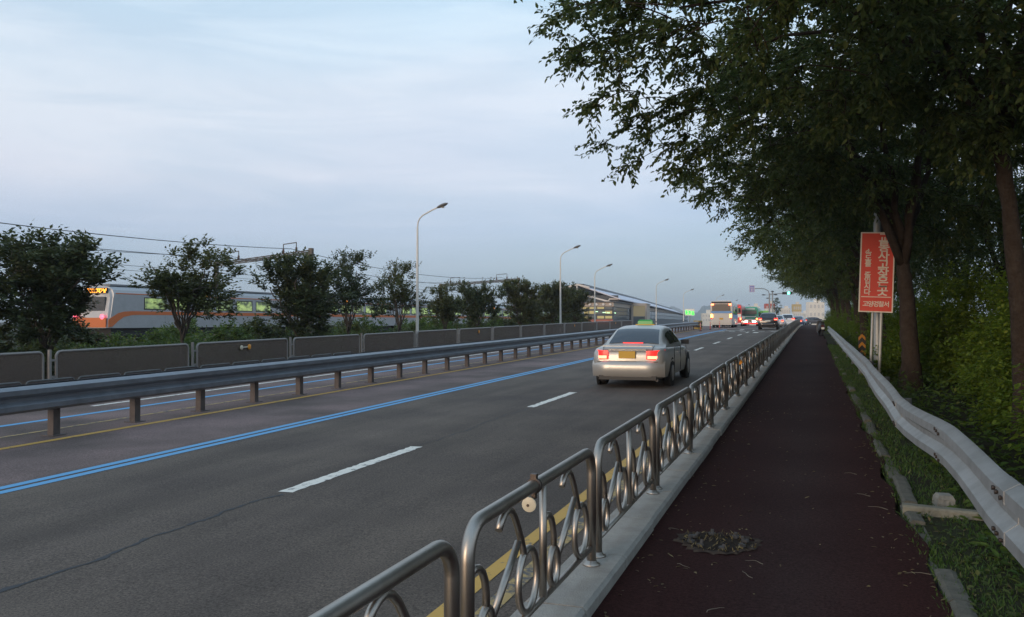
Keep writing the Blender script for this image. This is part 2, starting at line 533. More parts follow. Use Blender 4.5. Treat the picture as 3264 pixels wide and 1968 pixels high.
M['bus_blue'] = mat('blue bus band', (0.14, 0.30, 0.56), 0.35)
M['bus_red'] = mat('red bus paint', (0.55, 0.05, 0.045), 0.35, coat=0.3)
M['bus_green'] = mat('green bus paint', (0.035, 0.34, 0.20), 0.35, coat=0.3)
M['bus_lime'] = mat('lime bus paint', (0.22, 0.50, 0.08), 0.35)
M['bus_glass'] = mat('lit brown rear glass', (0.15, 0.12, 0.095), 0.2)
M['bus_white'] = mat('white bus trim', (0.72, 0.70, 0.64), 0.4)
M['tower1'] = mat('pale concrete block', (0.74, 0.67, 0.58), 0.8, vary=0.06, scale=0.08)
M['tower2'] = mat('cream concrete block', (0.80, 0.73, 0.63), 0.8, vary=0.06, scale=0.08)
M['tower_win'] = mat('far windows', (0.58, 0.54, 0.50), 0.5)
M['ochre'] = mat('ochre cladding', (0.55, 0.40, 0.17), 0.8)
M['red_clad'] = mat('red roof sign', (0.50, 0.10, 0.07), 0.6)
M['hill'] = mat('wooded hill', (0.075, 0.10, 0.085), 0.95, vary=0.35, scale=0.01)
M['st_roof'] = mat('station metal roof', (0.58, 0.56, 0.62), 0.5, 0.1)
M['st_dark'] = mat('station dark trim', (0.035, 0.042, 0.055), 0.5)
M['st_beige'] = mat('station fascia', (0.46, 0.37, 0.30), 0.7)
M['st_white'] = mat('station white steel', (0.66, 0.60, 0.55), 0.5)
M['st_lit'] = emit('lit station window', (0.82, 0.66, 0.24), 0.42, (0.1, 0.08, 0.03))
M['st_portal'] = emit('dim lit portal glass', (0.75, 0.62, 0.34), 0.22, (0.12, 0.10, 0.06))
M['st_tube'] = emit('station tube light', (0.55, 1.0, 0.55), 2.2)
M['st_glass'] = mat('station glass', (0.10, 0.12, 0.13), 0.15)
M['st_brick'] = mat('station red base', (0.40, 0.11, 0.06), 0.7)
M['vinyl'] = mat('greenhouse film', (0.62, 0.66, 0.68), 0.4)
M['blue_sign'] = mat('blue road sign', (0.14, 0.15, 0.42), 0.5)
M['pole_grey'] = mat('grey signal pole', (0.26, 0.27, 0.28), 0.5, 0.3)
M['stone'] = mat('pale stone', (0.24, 0.23, 0.20), 0.9, vary=0.3, scale=8, bump=0.6, bscale=40)
M['log'] = mat('weathered concrete beam', (0.20, 0.185, 0.14), 0.9, vary=0.3, scale=7, bump=0.5, bscale=40)
M['twig'] = mat('dry twig', (0.19, 0.16, 0.12), 0.8)
M['dust'] = mat('dusty broken asphalt', (0.085, 0.066, 0.052), 0.95, spec=0.1, col2=(0.035, 0.022, 0.019), scale=16)
M['soil_dark'] = mat('dark brown soil', (0.022, 0.014, 0.011), 0.95, spec=0.1, col2=(0.045, 0.034, 0.026), scale=18)  # darker brown for the middle of the bolt ring patch
M['rust'] = mat('rusty iron', (0.095, 0.085, 0.080), 0.8, 0.3, vary=0.3, scale=20)

def screen_mat():
    """fine perforated metal: too fine to see its holes from here, part of the light passes"""
    m, nt, b = newmat('perforated screen')
    b.inputs['Base Color'].default_value = (0.150, 0.108, 0.085, 1)
    b.inputs['Roughness'].default_value = 0.75
    tr = nt.nodes.new('ShaderNodeBsdfTransparent')
    mx = nt.nodes.new('ShaderNodeMixShader')
    mx.inputs[0].default_value = 0.34
    nt.links.new(b.outputs[0], mx.inputs[1]); nt.links.new(tr.outputs[0], mx.inputs[2])
    nt.links.new(mx.outputs[0], nt.nodes['Material Output'].inputs['Surface'])
    return m
M['screen'] = screen_mat()

# ------------------------------------------------------------------ ground, road, path
def smoothstep(a, b, x):
    t = np.clip((x - a) / (b - a), 0, 1)
    return t * t * (3 - 2 * t)

def gz(t, s):
    """height of the natural ground"""
    t = np.asarray(t, float); s = np.asarray(s, float)
    p = prof(np.clip(s, -80, None))
    left = p * (1 - smoothstep(-22, -40, t) if False else 1 - smoothstep(22, 40, -t)) + 0.35 * smoothstep(22, 40, -t) - 0.12
    mid = p - 0.14
    path = p + 0.10
    right = p + 0.205 - 0.5 * smoothstep(3.2, 14, t)
    far = smoothstep(200, 400, s)
    z = np.where(t < -17.75, left, np.where(t < -1.3, mid, np.where(t < 0.70, path, right)))
    return z * (1 - far) + 0.25 * far

ts = [-4000, -1500, -600, -300, -150, -90, -60, -45, -38, -32, -27, -22, -19, -17.8, -17.7, -10, -5, -1.35, -1.25, 0.69, 0.73, 0.9, 1.4, 2, 3, 4, 6, 9, 14, 25, 50, 120, 400, 1200, 4000]
ss = [-80, -40, -20, -10] + list(np.arange(-4, 62, 2.0)) + list(np.arange(62, 180, 5.0)) + [180, 200, 230, 260, 300, 350, 400, 500, 700, 1000, 1600, 2600, 4200, 7000]
g = MB()
rows = [[(t, s, float(gz(t, s))) for t in ts] for s in ss]
g.grid(rows, False)
tag(g.build('ground', M['soil']), kind='structure')

def strip(mb, t0, t1, s0, s1, dz, step=2.0, wob=None):
    n = max(int(math.ceil((s1 - s0) / step)), 1)
    rows_ = []
    for i in range(n + 1):
        s = s0 + (s1 - s0) * i / n
        o = wob(s) if wob else 0.0
        rows_.append([(t0 + o, s, rz(s) + dz), (t1 + o, s, rz(s) + dz)])
    mb.grid(rows_, False)
    return mb

r_ = MB()
rows = [[(t, s, rz(s)) for t in (-17.72, -14, -10.85, -8, -5, -3, -1.49)] for s in list(np.arange(-14, 180, 2.0)) + [190, 220, 260, 330, 420]]
r_.grid(rows, False)
road = tag(r_.build('road', M['road']), kind='structure')
def mark(name, m, t0, t1, s0, s1, dz=0.004, wob=None, step=2.0, rag=0.0):
    if rag:
        n = max(int((s1 - s0) / step), 1)
        rows_ = []
        for i in range(n + 1):
            s = s0 + (s1 - s0) * i / n
            o = wob(s) if wob else 0.0
            rows_.append([(t0 + o + RNG.normal(0, rag), s + (RNG.normal(0, rag * 2) if i in (0, n) else 0), rz(s) + dz), (t1 + o + RNG.normal(0, rag), s + (RNG.normal(0, rag * 2) if i in (0, n) else 0), rz(s) + dz)])
        return MB().grid(rows_, False).build(name, m, road)
    return strip(MB(), t0, t1, s0, s1, dz, step, wob).build(name, m, road)
mark('blue_line', M['blue_paint'], -8.16, -8.03, -12, 86)
mark('blue_line', M['blue_paint'], -7.96, -7.83, -12, 86)
mark('yellow_line', M['yellow_paint'], -10.50, -10.36, -12, 88)
mark('yellow_line', M['yellow_worn'], -11.45, -11.35, -12, 88)
mark('blue_line', M['blue_paint'], -12.60, -12.44, -12, 90)
mark('white_line', M['white_paint'], -13.55, -13.42, 13.2, 90)
mark('white_line', M['white_paint'], -13.55, -13.42, -8, 10.9)
mark('yellow_line', M['yellow_paint'], -2.21, -2.09, -12, 80)
mark('yellow_line', M['yellow_worn'], -1.96, -1.84, -12, 80)
for k in range(-1, 11):
    s = 7.5 + 8.1 * k
    if s > 82: break
    mark('lane_dash', M['white_paint'], -5.19, -5.03, s, s + 3.1, step=0.06 if k < 3 else 0.5, rag=0.008)
sw = lambda s: 0.035 * math.sin(s * 1.7) + 0.02 * math.sin(s * 5.1 + 1) + 0.012 * math.sin(s * 13.0)
mark('tar_seam', M['seal'], -5.128, -5.088, -6, 7.4, 0.003, sw, 0.05, 0.011)
for k in range(0, 7):
    s = 10.7 + 8.1 * k
    mark('tar_seam', M['seal'], -5.118, -5.102, s, s + 4.8, 0.003, sw, 0.08, 0.006)
# markings near the junction
for t0, t1, s0, s1 in [(-8.0, -6.1, 82.0, 82.5), (-4.8, -3.4, 90, 90.5), (-7.7, -7.2, 76, 76.6), (-6.8, -6.3, 76, 76.6), (-5.9, -5.4, 76, 76.6), (-4.4, -3.9, 77, 77.6),
                       (-3.4, -2.9, 77, 77.6), (-7.4, -6.6, 79.2, 79.7), (-3.7, -3.0, 80.2, 80.7), (-2.6, -2.2, 77, 77.6), (-4.6, -4.2, 72, 74.6), (-6.6, -6.2, 84, 86.4), (-9.9, -4.8, 93, 93.5)]:
    mark('white_line', M['white_paint'], t0, t1, s0, s1, step=1.0)

PZ = 0.22   # footpath above the carriageway
p_ = MB()
edge = lambda s: 0.68 + 0.035 * math.sin(s * 1.3) + 0.03 * math.sin(s * 3.7 + 2) + (0.02 * math.sin(s * 9))
for_rows = []
for s in list(np.arange(-12, 40, 0.5)) + list(np.arange(40, 150, 3.0)):
    e = edge(s)
    for_rows.append([(t, s, rz(s) + PZ) for t in (-1.16, -0.6, 0.0, 0.4)] + [(e, s, rz(s) + PZ), (e + 0.01, s, rz(s) + PZ - 0.06)])
p_.grid(for_rows, False)
footpath = tag(p_.build('footpath', M['path']), kind='structure')

# kerb: stones laid end to end
KT0, KT1, KZ = -1.47, -1.12, 0.300
kerb = tag(bpy.data.objects.new('kerb', None), kind='structure'); COL.objects.link(kerb)
def kerb_poly(L, cham=0.02):
    return [(KT0, -0.2), (KT1, -0.2), (KT1, KZ - cham), (KT1 - cham, KZ), (KT0 + cham, KZ), (KT0, KZ - cham)]
st = MB(); st.prism(kerb_poly(1), 'y', 0.004, 0.992)
stone_me = st.mesh('kerb_stone'); stone_me.materials.append(M['kerb'])
slope = math.atan(0.0133)
for k in range(-5, 62):
    o = obj('kerb_stone', stone_me, None, kerb, (RNG.normal(0, 0.003), k * 1.0 + 0.35, rz(k + 0.35) + RNG.normal(0, 0.002)))
    o.rotation_euler = (slope, 0, RNG.normal(0, 0.002))
st = MB()
for s in np.arange(62.4, 130, 2.0):
    st.prism([(a, b + rz(s)) for a, b in kerb_poly(1)], 'y', s, s + 1.99)
tag(st.build('kerb_stone', M['kerb'], kerb), kind='stuff')

# edging stones along the verge
edging = tag(bpy.data.objects.new('path_edging', None), kind='structure'); COL.objects.link(edging)
for i, k in enumerate(np.arange(2.2, 34, 0.62)):
    if RNG.random() < 0.12: continue
    e = MB()
    L_ = 0.6
    w = 0.11 + RNG.normal(0, 0.008)
    top = -0.004 + RNG.normal(0, 0.006)
    x0 = 0.70 + RNG.normal(0, 0.006)
    ring0 = [(x0, 0, -0.2), (x0 + w, 0, -0.2), (x0 + w, 0, top - 0.01), (x0 + w * 0.75, 0, top), (x0 + w * 0.2, 0, top), (x0, 0, top - 0.015)]
    e.loft([[(a, b + q * L_ / 2, c + (0.003 * RNG.normal() if c > -0.1 else 0)) for a, b, c in ring0] for q in (0, 1, 2)], smooth=False)
    o = e.build('edging_stone', M['edging'], edging, (0, k, rz(k) + PZ + 0.012))
    o.rotation_euler = (slope, RNG.normal(0, 0.02), RNG.normal(0, 0.015))

# ------------------------------------------------------------------ steel scroll fence on the kerb
FX = -1.285
def arc(cx, cz, r, a0, a1, n):
    return [(0, cx + r * math.cos(R(a0 + (a1 - a0) * i / n)), cz + r * math.sin(R(a0 + (a1 - a0) * i / n))) for i in range(n + 1)]
def fence_panel_parts(hi=True):
    n = 8 if hi else 4
    sd_ = 12 if hi else 6
    out = []
    Ln, H, rc = 1.96, 0.70, 0.14
    top = H
    fr = [(0, 0, 0), (0, 0, top - rc)] + arc(rc, top - rc, rc, 180, 90, n)[1:] + arc(Ln - rc, top - rc, rc, 90, 0, n) + [(0, Ln, 0)]
    out.append(('frame_tube', MB().tube(fr, 0.030, sd_)))
    b = MB()
    for y in (0, Ln):
        b.lathe([(0.055, 0.0), (0.055, 0.008), (0.036, 0.014), (0.034, 0.03)], (0, y, 0), 'z', sd_)
        out.append(('post_flange', b)); b = MB()
    out.append(('bottom_rail', MB().tube([(0, 0.02, 0.105), (0, Ln - 0.02, 0.105)], 0.017, sd_)))
    out.append(('centre_bar', MB().tube([(0, 0.985, 0.105), (0, 0.985, top - 0.01)], 0.020, sd_)))
    for off in (0.0, 0.965):
        d = lambda pts: [(x, y + off, z) for x, y, z in pts]
        hook = [(0.0, 0.35, 0.60), (0, 0.385, 0.635), (0, 0.42, 0.655), (0, 0.465, 0.665), (0, 0.515, 0.648), (0, 0.56, 0.61), (0, 0.605, 0.55), (0, 0.645, 0.49), (0, 0.69, 0.405)]
        out.append(('hook_scroll', MB().tube(d(hook), 0.017, sd_)))
        out.append(('slant_bar', MB().tube(d([(0, 0.272, 0.245), (0, 0.605, 0.485)]), 0.017, sd_)))
        out.append(('large_ring', MB().tube(d([(0, 0.745 + 0.135 * math.cos(a), 0.270 + 0.148 * math.sin(a)) for a in np.linspace(0, 2 * math.pi, 4 * n, endpoint=False)]), 0.017, sd_, closed=True)))
        out.append(('small_ring', MB().tube(d([(0, 0.205 + 0.072 * math.cos(a), 0.215 + 0.098 * math.sin(a)) for a in np.linspace(0, 2 * math.pi, 3 * n, endpoint=False)]), 0.017, sd_, closed=True)))
        arch = [(0, 0.02, 0.505), (0, 0.075, 0.513), (0, 0.12, 0.503), (0, 0.16, 0.475), (0, 0.19, 0.43), (0, 0.203, 0.38), (0, 0.206, 0.315)]
        out.append(('arch_scroll', MB().tube(d(arch), 0.017, sd_)))
    return out
PITCH = 2.15
P0 = 3.13 - PITCH * 3
def place_panel(o, k):
    s = P0 + PITCH * k
    o.location = (FX + RNG.normal(0, 0.003), s, rz(s) + KZ)
    o.rotation_euler = (slope if s < 62 else 0.004, RNG.normal(0, 0.008), RNG.normal(0, 0.004))
def fence_label(k):
    if k == 2: return 'nearest steel fence panel, cut off by the bottom edge of the photo'
    if k == 3: return 'steel fence panel with a cream reflector disc hung under its top rail'
    if k < 2: return 'steel fence panel beside the camera, %s before the cut-off one' % nth(1 - k)
    if k == 9: return 'steel scroll fence panel with an amber reflector between its rings'
    return 'steel scroll fence panel on the kerb, %s beyond the cream disc' % nth(k - 4)
pan0 = thing('scroll_fence_panel', fence_label(0), 'fence', group='steel scroll fence panels along the kerb')
for nm, b in fence_panel_parts(True):
    b.build(nm, M['steel'], pan0, sharp=False)
place_panel(pan0, 0)
ch0 = [(k, []) for k in kids(pan0)]
panels = [pan0]
for k in range(1, 20):
    o = copy_tree(pan0, fence_label(k), children=ch0)
    place_panel(o, k); panels.append(o)
lo = MB()
for nm, b in fence_panel_parts(False):
    lo.add(b.v, b.f, True)
lome = lo.mesh('scroll_fence_panel'); lome.materials.append(M['steel'])
for k in range(20, 50):
    o = obj('scroll_fence_panel', lome)
    tag(o, fence_label(k), 'fence', 'steel scroll fence panels along the kerb')
    place_panel(o, k)
# reflectors on two panels
b = MB(); b.lathe([(0.036, -0.012), (0.04, -0.008), (0.04, 0.008), (0.036, 0.012)], (0, 0.84, 0.70), 'y', 16); b.box((0, 0.84, 0.745), (0.03, 0.03, 0.025)); b.box((0, 0.84, 0.652), (0.02, 0.03, 0.03))
cl = b.build('reflector_clamp', M['dark_steel'], panels[3])
b = MB(); b.lathe([(0.026, -0.007), (0.036, -0.004), (0.036, 0.004), (0.028, 0.007)], (-0.012, 0.80, 0.615), 'y', 18)
d = b.build('reflector_disc', M['cream_refl'], cl)
b = MB(); b.lathe([(0.007, -0.010), (0.007, 0.009)], (-0.016, 0.80, 0.612), 'y', 10); b.build('screw_hole', M['dark_steel'], cl)
b = MB(); b.lathe([(0.045, -0.01), (0.05, -0.006), (0.05, 0.006), (0.045, 0.01)], (0, 0.45, 0.58), 'y', 14)
b.build('amber_reflector', M['amber_refl'], panels[9])

# ------------------------------------------------------------------ galvanised guardrail on the right, buckled
def wprofile(h, depth=0.075, sgn=-1):
    """W-beam section as (x, z) points, bulging towards sgn"""
    q = [(0, -0.5), (0.3, -0.47), (1, -0.38), (1, -0.20), (0.12, -0.06), (0.12, 0.06), (1, 0.20), (1, 0.38), (0.3, 0.47), (0, 0.5)]
    return [(sgn * depth * a, h * z) for a, z in q]
ks = np.array([-6, 2.5, 4.0, 4.9, 5.5, 6.2, 6.7, 7.3, 7.9, 8.9, 10.0, 11.2, 12.3, 13.3, 14.6, 16.0, 17.6, 20, 24, 28, 34, 42, 50, 60, 75])
kt = np.array([0.92, 1.00, 1.00, 1.005, 1.005, 1.02, 1.03, 1.045, 1.035, 1.00, 0.962, 0.945, 0.955, 0.975, 1.03, 1.075, 1.115, 1.14, 1.19, 1.23, 1.30, 1.39, 1.48, 1.58, 1.68])
kb = np.array([0.58, 0.63, 0.632, 0.633, 0.632, 0.665, 0.685, 0.70, 0.685, 0.635, 0.585, 0.548, 0.545, 0.565, 0.62, 0.71, 0.765, 0.80, 0.84, 0.88, 0.95, 1.05, 1.14, 1.24, 1.34])
kx = np.array([0, 0, 0, 0, 0.0, 0.01, 0.015, 0.01, -0.005, -0.02, -0.02, -0.01, 0.02, 0.03, 0.0, -0.02, 0, 0, 0, 0, 0, 0, 0, 0, 0]) + 1.02
rail = thing('verge_guardrail', 'pale galvanised guardrail with a buckled wavy beam beside the footpath', 'guardrail')
def rail_beam(s0, s1, step):
    b = MB(); rows_ = []
    n = max(int((s1 - s0) / step), 2)
    back = []
    for i in range(n + 1):
        s = s0 + (s1 - s0) * i / n
        zt, zb, x = np.interp(s, ks, kt), np.interp(s, ks, kb), np.interp(s, ks, kx)
        pr = wprofile(zt - zb)
        c = (zt + zb) / 2
        rows_.append([(x + a, s, c + z) for a, z in pr] + [(x + a + 0.004, s, c + z) for a, z in pr[::-1]])
    b.loft(rows_, smooth=True)
    return b
bounds = [-6, -2.2, 1.6, 5.2, 7.6, 11.2, 15.2, 19.2, 23.2, 27.2, 31.2, 35.2, 39.2, 43.2, 47.2, 51.2, 55.2, 59.2]
for i in range(len(bounds) - 1):
    rb = rail_beam(bounds[i] - 0.12, bounds[i + 1] + 0.12, 0.12 if bounds[i] < 20 else 0.6)
    for j, v in enumerate(rb.v):
        pass
    o = rb.build('rail_beam', M['galv'], rail)
    o.location = ((i % 2) * -0.0035, 0, 0)
    if 2 < bounds[i] < 12:
        s = bounds[i]
        zt, zb, x = np.interp(s, ks, kt), np.interp(s, ks, kb), np.interp(s, ks, kx)
        for ds in (-0.09, 0.02, 0.1):
            for fz in (0.80, 0.2):
                q = MB(); q.lathe([(0.013, -0.012), (0.013, 0.0), (0.008, 0.006)], (0, 0, 0), 'x', 8)
                w = q.build('bolt', M['dark_steel'], o)
                w.location = (x - 0.075 - 0.006, s + ds, zb + (zt - zb) * fz + ds * 0.1)
for s in [1.2, 12.2, 15.2, 19.2, 23.2, 27.2, 31.2, 35.2, 39.2, 43.2, 47.2, 51.2, 55.2]:
    zt, x = np.interp(s, ks, kt), np.interp(s, ks, kx)
    g0 = float(gz(1.1, s)) - 0.3
    p = MB().tube([(x + 0.13, s, g0), (x + 0.13, s, zt - 0.10)], 0.055, 10)
    p.box((x + 0.05, s, zt - 0.19), (0.12, 0.07, 0.14))
    p.build('rail_post', M['post_galv'], rail)

# things lying in the verge
b = MB(); b.loft([[(x, y, z) for y, z in ((-0.06, -0.1), (0.06, -0.1), (0.062, 0.055), (0.045, 0.07), (-0.045, 0.07), (-0.06, 0.055))] for x in np.linspace(-0.34, 0.75, 8)], smooth=False)
o = b.build('concrete_beam', M['log'], None, (1.02, 7.55, rz(7.55) + 0.20)); o.rotation_euler = (0, 0.03, R(-3))
tag(o, 'low weathered concrete beam lying across the grass verge under the guardrail', 'beam')
b = MB(); b.loft([[(x * q, y * q, z) for x, y in ((-0.085, -0.06), (0.07, -0.065), (0.09, 0.05), (-0.06, 0.065))] for z, q in ((-0.05, 1), (0.07, 0.95), (0.10, 0.72))], smooth=False)
o = b.build('stone_block', M['stone'], None, (1.02, 7.92, rz(7.9) + 0.21)); o.rotation_euler = (0.1, 0.05, 0.4)
tag(o, 'pale squarish stone block in the grass behind the concrete beam', 'stone')

# cut-off lamp base in the footpath: ring of bolts in a rough hole
cb = (-0.63, 6.12)
lb = thing('old_lamp_base', 'ring of rusty anchor bolts left standing in a rough patch of the footpath', 'bolt ring', (cb[0], cb[1], rz(cb[1]) + PZ))
rg9 = np.random.default_rng(9)
na = 44
jag = 1 + 0.10 * np.sin(3 * np.linspace(0, 6.283, na)) + rg9.normal(0, 0.07, na)
def jagged(rr, z, amp):
    return [(rr * (1 + amp * (jag[k] - 1)) * math.cos(2 * math.pi * k / na), rr * (1 + amp * (jag[k] - 1)) * math.sin(2 * math.pi * k / na), z + (rg9.normal(0, 0.004) if z > 0 else 0)) for k in range(na)]
b = MB(); b.loft([jagged(0.285, 0.002, 1), jagged(0.268, 0.011, 1), jagged(0.235, 0.008, 1)], smooth=False, caps=False)
b.build('broken_rim', M['dust'], lb)
b = MB(); b.loft([jagged(0.236, 0.0075, 1), jagged(0.20, 0.004, .6), jagged(0.02, 0.003, 0)], smooth=False)
b.build('hollow', M['soil_dark'], lb)
for i in range(8):
    a = 2 * math.pi * i / 8 + 0.3 + rg9.normal(0, 0.05)
    b = MB().tube([(0, 0, -0.02), (rg9.normal(0, 0.012), rg9.normal(0, 0.012), 0.028 + 0.03 * rg9.random())], 0.012, 8)
    b.lathe([(0.026, 0.006), (0.026, 0.022)], sides=6, smooth=False)
    b.build('anchor_bolt', M['rust'], lb, (0.19 * math.cos(a), 0.19 * math.sin(a), 0.006))

# ------------------------------------------------------------------ leaves and trees
def mesh_np(name, V, F, m, smooth=False):
    me = bpy.data.meshes.new(name)
    nv, nf, k = len(V), len(F), F.shape[1]
    me.vertices.add(nv); me.vertices.foreach_set('co', np.ascontiguousarray(V, np.float32).ravel())
    me.loops.add(nf * k); me.loops.foreach_set('vertex_index', np.ascontiguousarray(F, np.int32).ravel())
    me.polygons.add(nf); me.polygons.foreach_set('loop_start', np.arange(0, nf * k, k, dtype=np.int32))
    try:
        me.polygons.foreach_set('loop_total', np.full(nf, k, np.int32))
    except Exception:
        pass
    if smooth:
        me.polygons.foreach_set('use_smooth', np.ones(nf, bool))
    me.update(calc_edges=True)
    me.materials.append(m)
    return me

def unit(a):
    return a / np.maximum(np.linalg.norm(a, axis=-1, keepdims=True), 1e-9)

def leaf_arrays(P, D, N, L, W, six=True):
    D = unit(D); S_ = unit(np.cross(N, D)); N = np.cross(D, S_)
    L = L[:, None]; W = W[:, None]
    if six:
        V = np.stack([P, P + D * L * .33 + S_ * W * .5 + N * W * .12, P + D * L * .68 + S_ * W * .36 + N * W * .06, P + D * L - N * L * .10,
                      P + D * L * .68 - S_ * W * .36 + N * W * .06, P + D * L * .33 - S_ * W * .5 + N * W * .12], 1)
        q = np.array([[0, 1, 2, 3], [0, 3, 4, 5]])
        n = 6
    else:
        V = np.stack([P, P + D * L * .45 + S_ * W * .5, P + D * L, P + D * L * .45 - S_ * W * .5], 1)
        q = np.array([[0, 1, 2, 3]])
        n = 4
    F = (np.arange(len(P))[:, None, None] * n + q[None]).reshape(-1, 4)
    return V.reshape(-1, 3), F

def spray(rng, C, O, n_twig, n_leaf, tl, ll, lw, spread=0.8, droop=0.25, branches=None, tw_r=0.003):
    """twigs with alternate leaves fanning out from the cluster points C in directions O"""
    K = len(C)
    P = np.repeat(C, n_twig, 0); O_ = np.repeat(O, n_twig, 0)
    D = unit(O_ + rng.normal(0, spread, P.shape) * np.array([1, 1, 0.7]) + np.array([0, 0, -droop * 0.3]))
    TL = tl * rng.uniform(0.55, 1.25, len(P))
    if branches is not None:
        E = P + D * TL[:, None] + np.array([0, 0, -1]) * (droop * TL ** 2)[:, None]
        branches.append((P, E, tw_r))
    u = (np.arange(n_leaf) + 0.6) / n_leaf
    LP = P[:, None] + D[:, None] * (TL[:, None] * u)[..., None] + np.array([0, 0, -1.0]) * (droop * (TL[:, None] * u) ** 2)[..., None]
    side = unit(np.cross(D, np.array([0, 0, 1.0]) + rng.normal(0, 0.3, D.shape)))
    sg = np.where(np.arange(n_leaf) % 2 == 0, 1, -1)
    LD = D[:, None] * 0.75 + side[:, None] * sg[None, :, None] * 0.75 + np.array([0, 0, -0.35]) + rng.normal(0, 0.28, LP.shape)
    LN = np.array([0, 0, 1.0]) + rng.normal(0, 0.45, LP.shape)
    LP = LP.reshape(-1, 3) + rng.normal(0, 0.012, (LP.shape[0] * n_leaf, 3))
    return LP, LD.reshape(-1, 3), LN.reshape(-1, 3), ll * rng.uniform(0.7, 1.2, len(LP)), lw * rng.uniform(0.75, 1.2, len(LP))

def twig_mesh(mb, P, E, r):
    """thin three-sided twigs, one for each pair of points"""
    D = unit(E - P); A = unit(np.cross(D, np.array([0.3, 0.2, 1.0]))); B = np.cross(D, A)
    for i in range(len(P)):
        vs_ = []
        for q, rr in ((P[i], r), (E[i], r * 0.4)):
            for th in (0, 2.094, 4.189):
                vs_.append(q + (A[i] * math.cos(th) + B[i] * math.sin(th)) * rr)
        mb.add(vs_, [(0, 1, 4, 3), (1, 2, 5, 4), (2, 0, 3, 5)], True)

def bez(a, c, b, n):
    u = np.linspace(0, 1, n)[:, None]
    return (1 - u) ** 2 * a + 2 * u * (1 - u) * c + u ** 2 * b

def make_tree(rng, fork, r0, lean, center, radii, n_limb, n_clu, n_twig, n_leaf, tl, ll, lw, zmin, six=True, extra=None, shell=2.4, droop=0.3, spread=0.8, twigs=True, limb_up=0.45, accept=None, upb=0.05, clumps=0, csig=0.42):
    tb = MB()
    center = np.array(center, float); radii = np.array(radii, float)
    top = np.array([lean[0], lean[1], fork])
    n = 9
    tr = bez(np.zeros(3), np.array([lean[0] * 0.15, lean[1] * 0.2, fork * 0.5]), top, n) + rng.normal(0, r0 * 0.12, (n, 3)) * np.linspace(0, 1, n)[:, None]
    tr[0, 2] -= 0.25
    rad = r0 * (1.0 - 0.32 * np.linspace(0, 1, n)); rad[0] *= 1.45; rad[1] *= 1.12
    n2 = 26
    u2 = np.linspace(0, 1, n2)
    tr2 = np.stack([np.interp(u2, np.linspace(0, 1, n), tr[:, k]) for k in range(3)], 1)
    rad2 = np.interp(u2, np.linspace(0, 1, n), rad) * (1 + rng.normal(0, 0.035, n2))
    tr2[1:] += rng.normal(0, r0 * 0.035, (n2 - 1, 3))
    tb.tube(tr2, rad2, 14)
    limbs = []
    for j in range(n_limb):
        a = 2 * math.pi * (j + rng.uniform(-.3, .3)) / n_limb
        el = rng.uniform(-0.1, 0.9)
        tgt = center + radii * np.array([math.cos(a) * math.cos(el), math.sin(a) * math.cos(el), math.sin(el)]) * rng.uniform(.6, .85)
        d = np.linalg.norm(tgt - tr[-1])
        start = tr[-1 - rng.integers(0, 2)]
        ctrl = start + (tgt - start) * 0.4 + np.array([0, 0, limb_up * d * rng.uniform(.5, 1)])
        pts = bez(start, ctrl, tgt, 12) + np.concatenate([np.zeros((1, 3)), rng.normal(0, 0.035, (11, 3))])
        tb.tube(pts, np.linspace(r0 * 0.5, 0.018, 12) * rng.uniform(.75, 1.1), 7)
        limbs.append(pts)
    LP = np.concatenate([l[2:] for l in limbs])
    C = []
    cc_ = []
    while len(cc_) < clumps:
        d = unit(rng.normal(0, 1, (1, 3)))[0]
        q = center + radii * d * rng.random() ** (1 / shell)
        if q[2] > zmin and (accept is None or accept(q)): cc_.append(q)
    while len(C) < n_clu:
        if clumps:
            p = cc_[rng.integers(0, clumps)] + rng.normal(0, csig, 3) * np.array([1, 1, 0.7])
        else:
            d = unit(rng.normal(0, 1, (1, 3)))[0]
            p = center + radii * d * rng.random() ** (1 / shell)
            p = p + rng.normal(0, 0.12, 3)
        if p[2] < zmin + 0.25 * abs(rng.normal()): continue
        if accept is not None and not accept(p): continue
        C.append(p)
    C = np.array(C)
    if extra is not None: C = np.concatenate([C, np.array(extra, float)])
    d0 = np.min(np.linalg.norm(LP[None] - C[:, None], axis=2), axis=1)
    C = C[np.argsort(d0)]
    for p in C:
        dist = np.linalg.norm(LP - p, axis=1) + 0.4 * np.maximum(LP[:, 2] - p[2], 0)
        q = LP[np.argmin(dist)]
        L_ = np.linalg.norm(p - q)
        ctrl = q + (p - q) * 0.5 + np.array([0, 0, 0.12 * L_]) + rng.normal(0, 0.06 * L_, 3)
        bz = bez(q, ctrl, p, 5)
        tb.tube(bz, np.linspace(min(0.006 + 0.008 * L_, 0.016), 0.005, 5), 4, cap=False)
        LP = np.concatenate([LP, bz[2:]])
    O = unit((C - center) / radii + np.array([0, 0, upb]))
    br = [] if twigs else None
    arr = spray(rng, C, O, n_twig, n_leaf, tl, ll, lw, spread, droop, br)
    if twigs:
        for P, E, r in br: twig_mesh(tb, P, E, r)
    V, F = leaf_arrays(*arr, six)
    return tb, V, F

def tree_thing(name, label, group, loc, tb, V, F, bark, leaf, rotz=0.0):
    t = thing(name, label, 'tree', loc, rotz, group)
    tb.build('trunk', bark, t, sharp=False)
    obj('crown', mesh_np('crown', V, F, leaf), None, t)
    return t

# --- row of zelkovas on the right
GR = 'street trees along the footpath'
rng = np.random.default_rng(11)
def base(t, s): return (t, s, float(gz(t, s)))
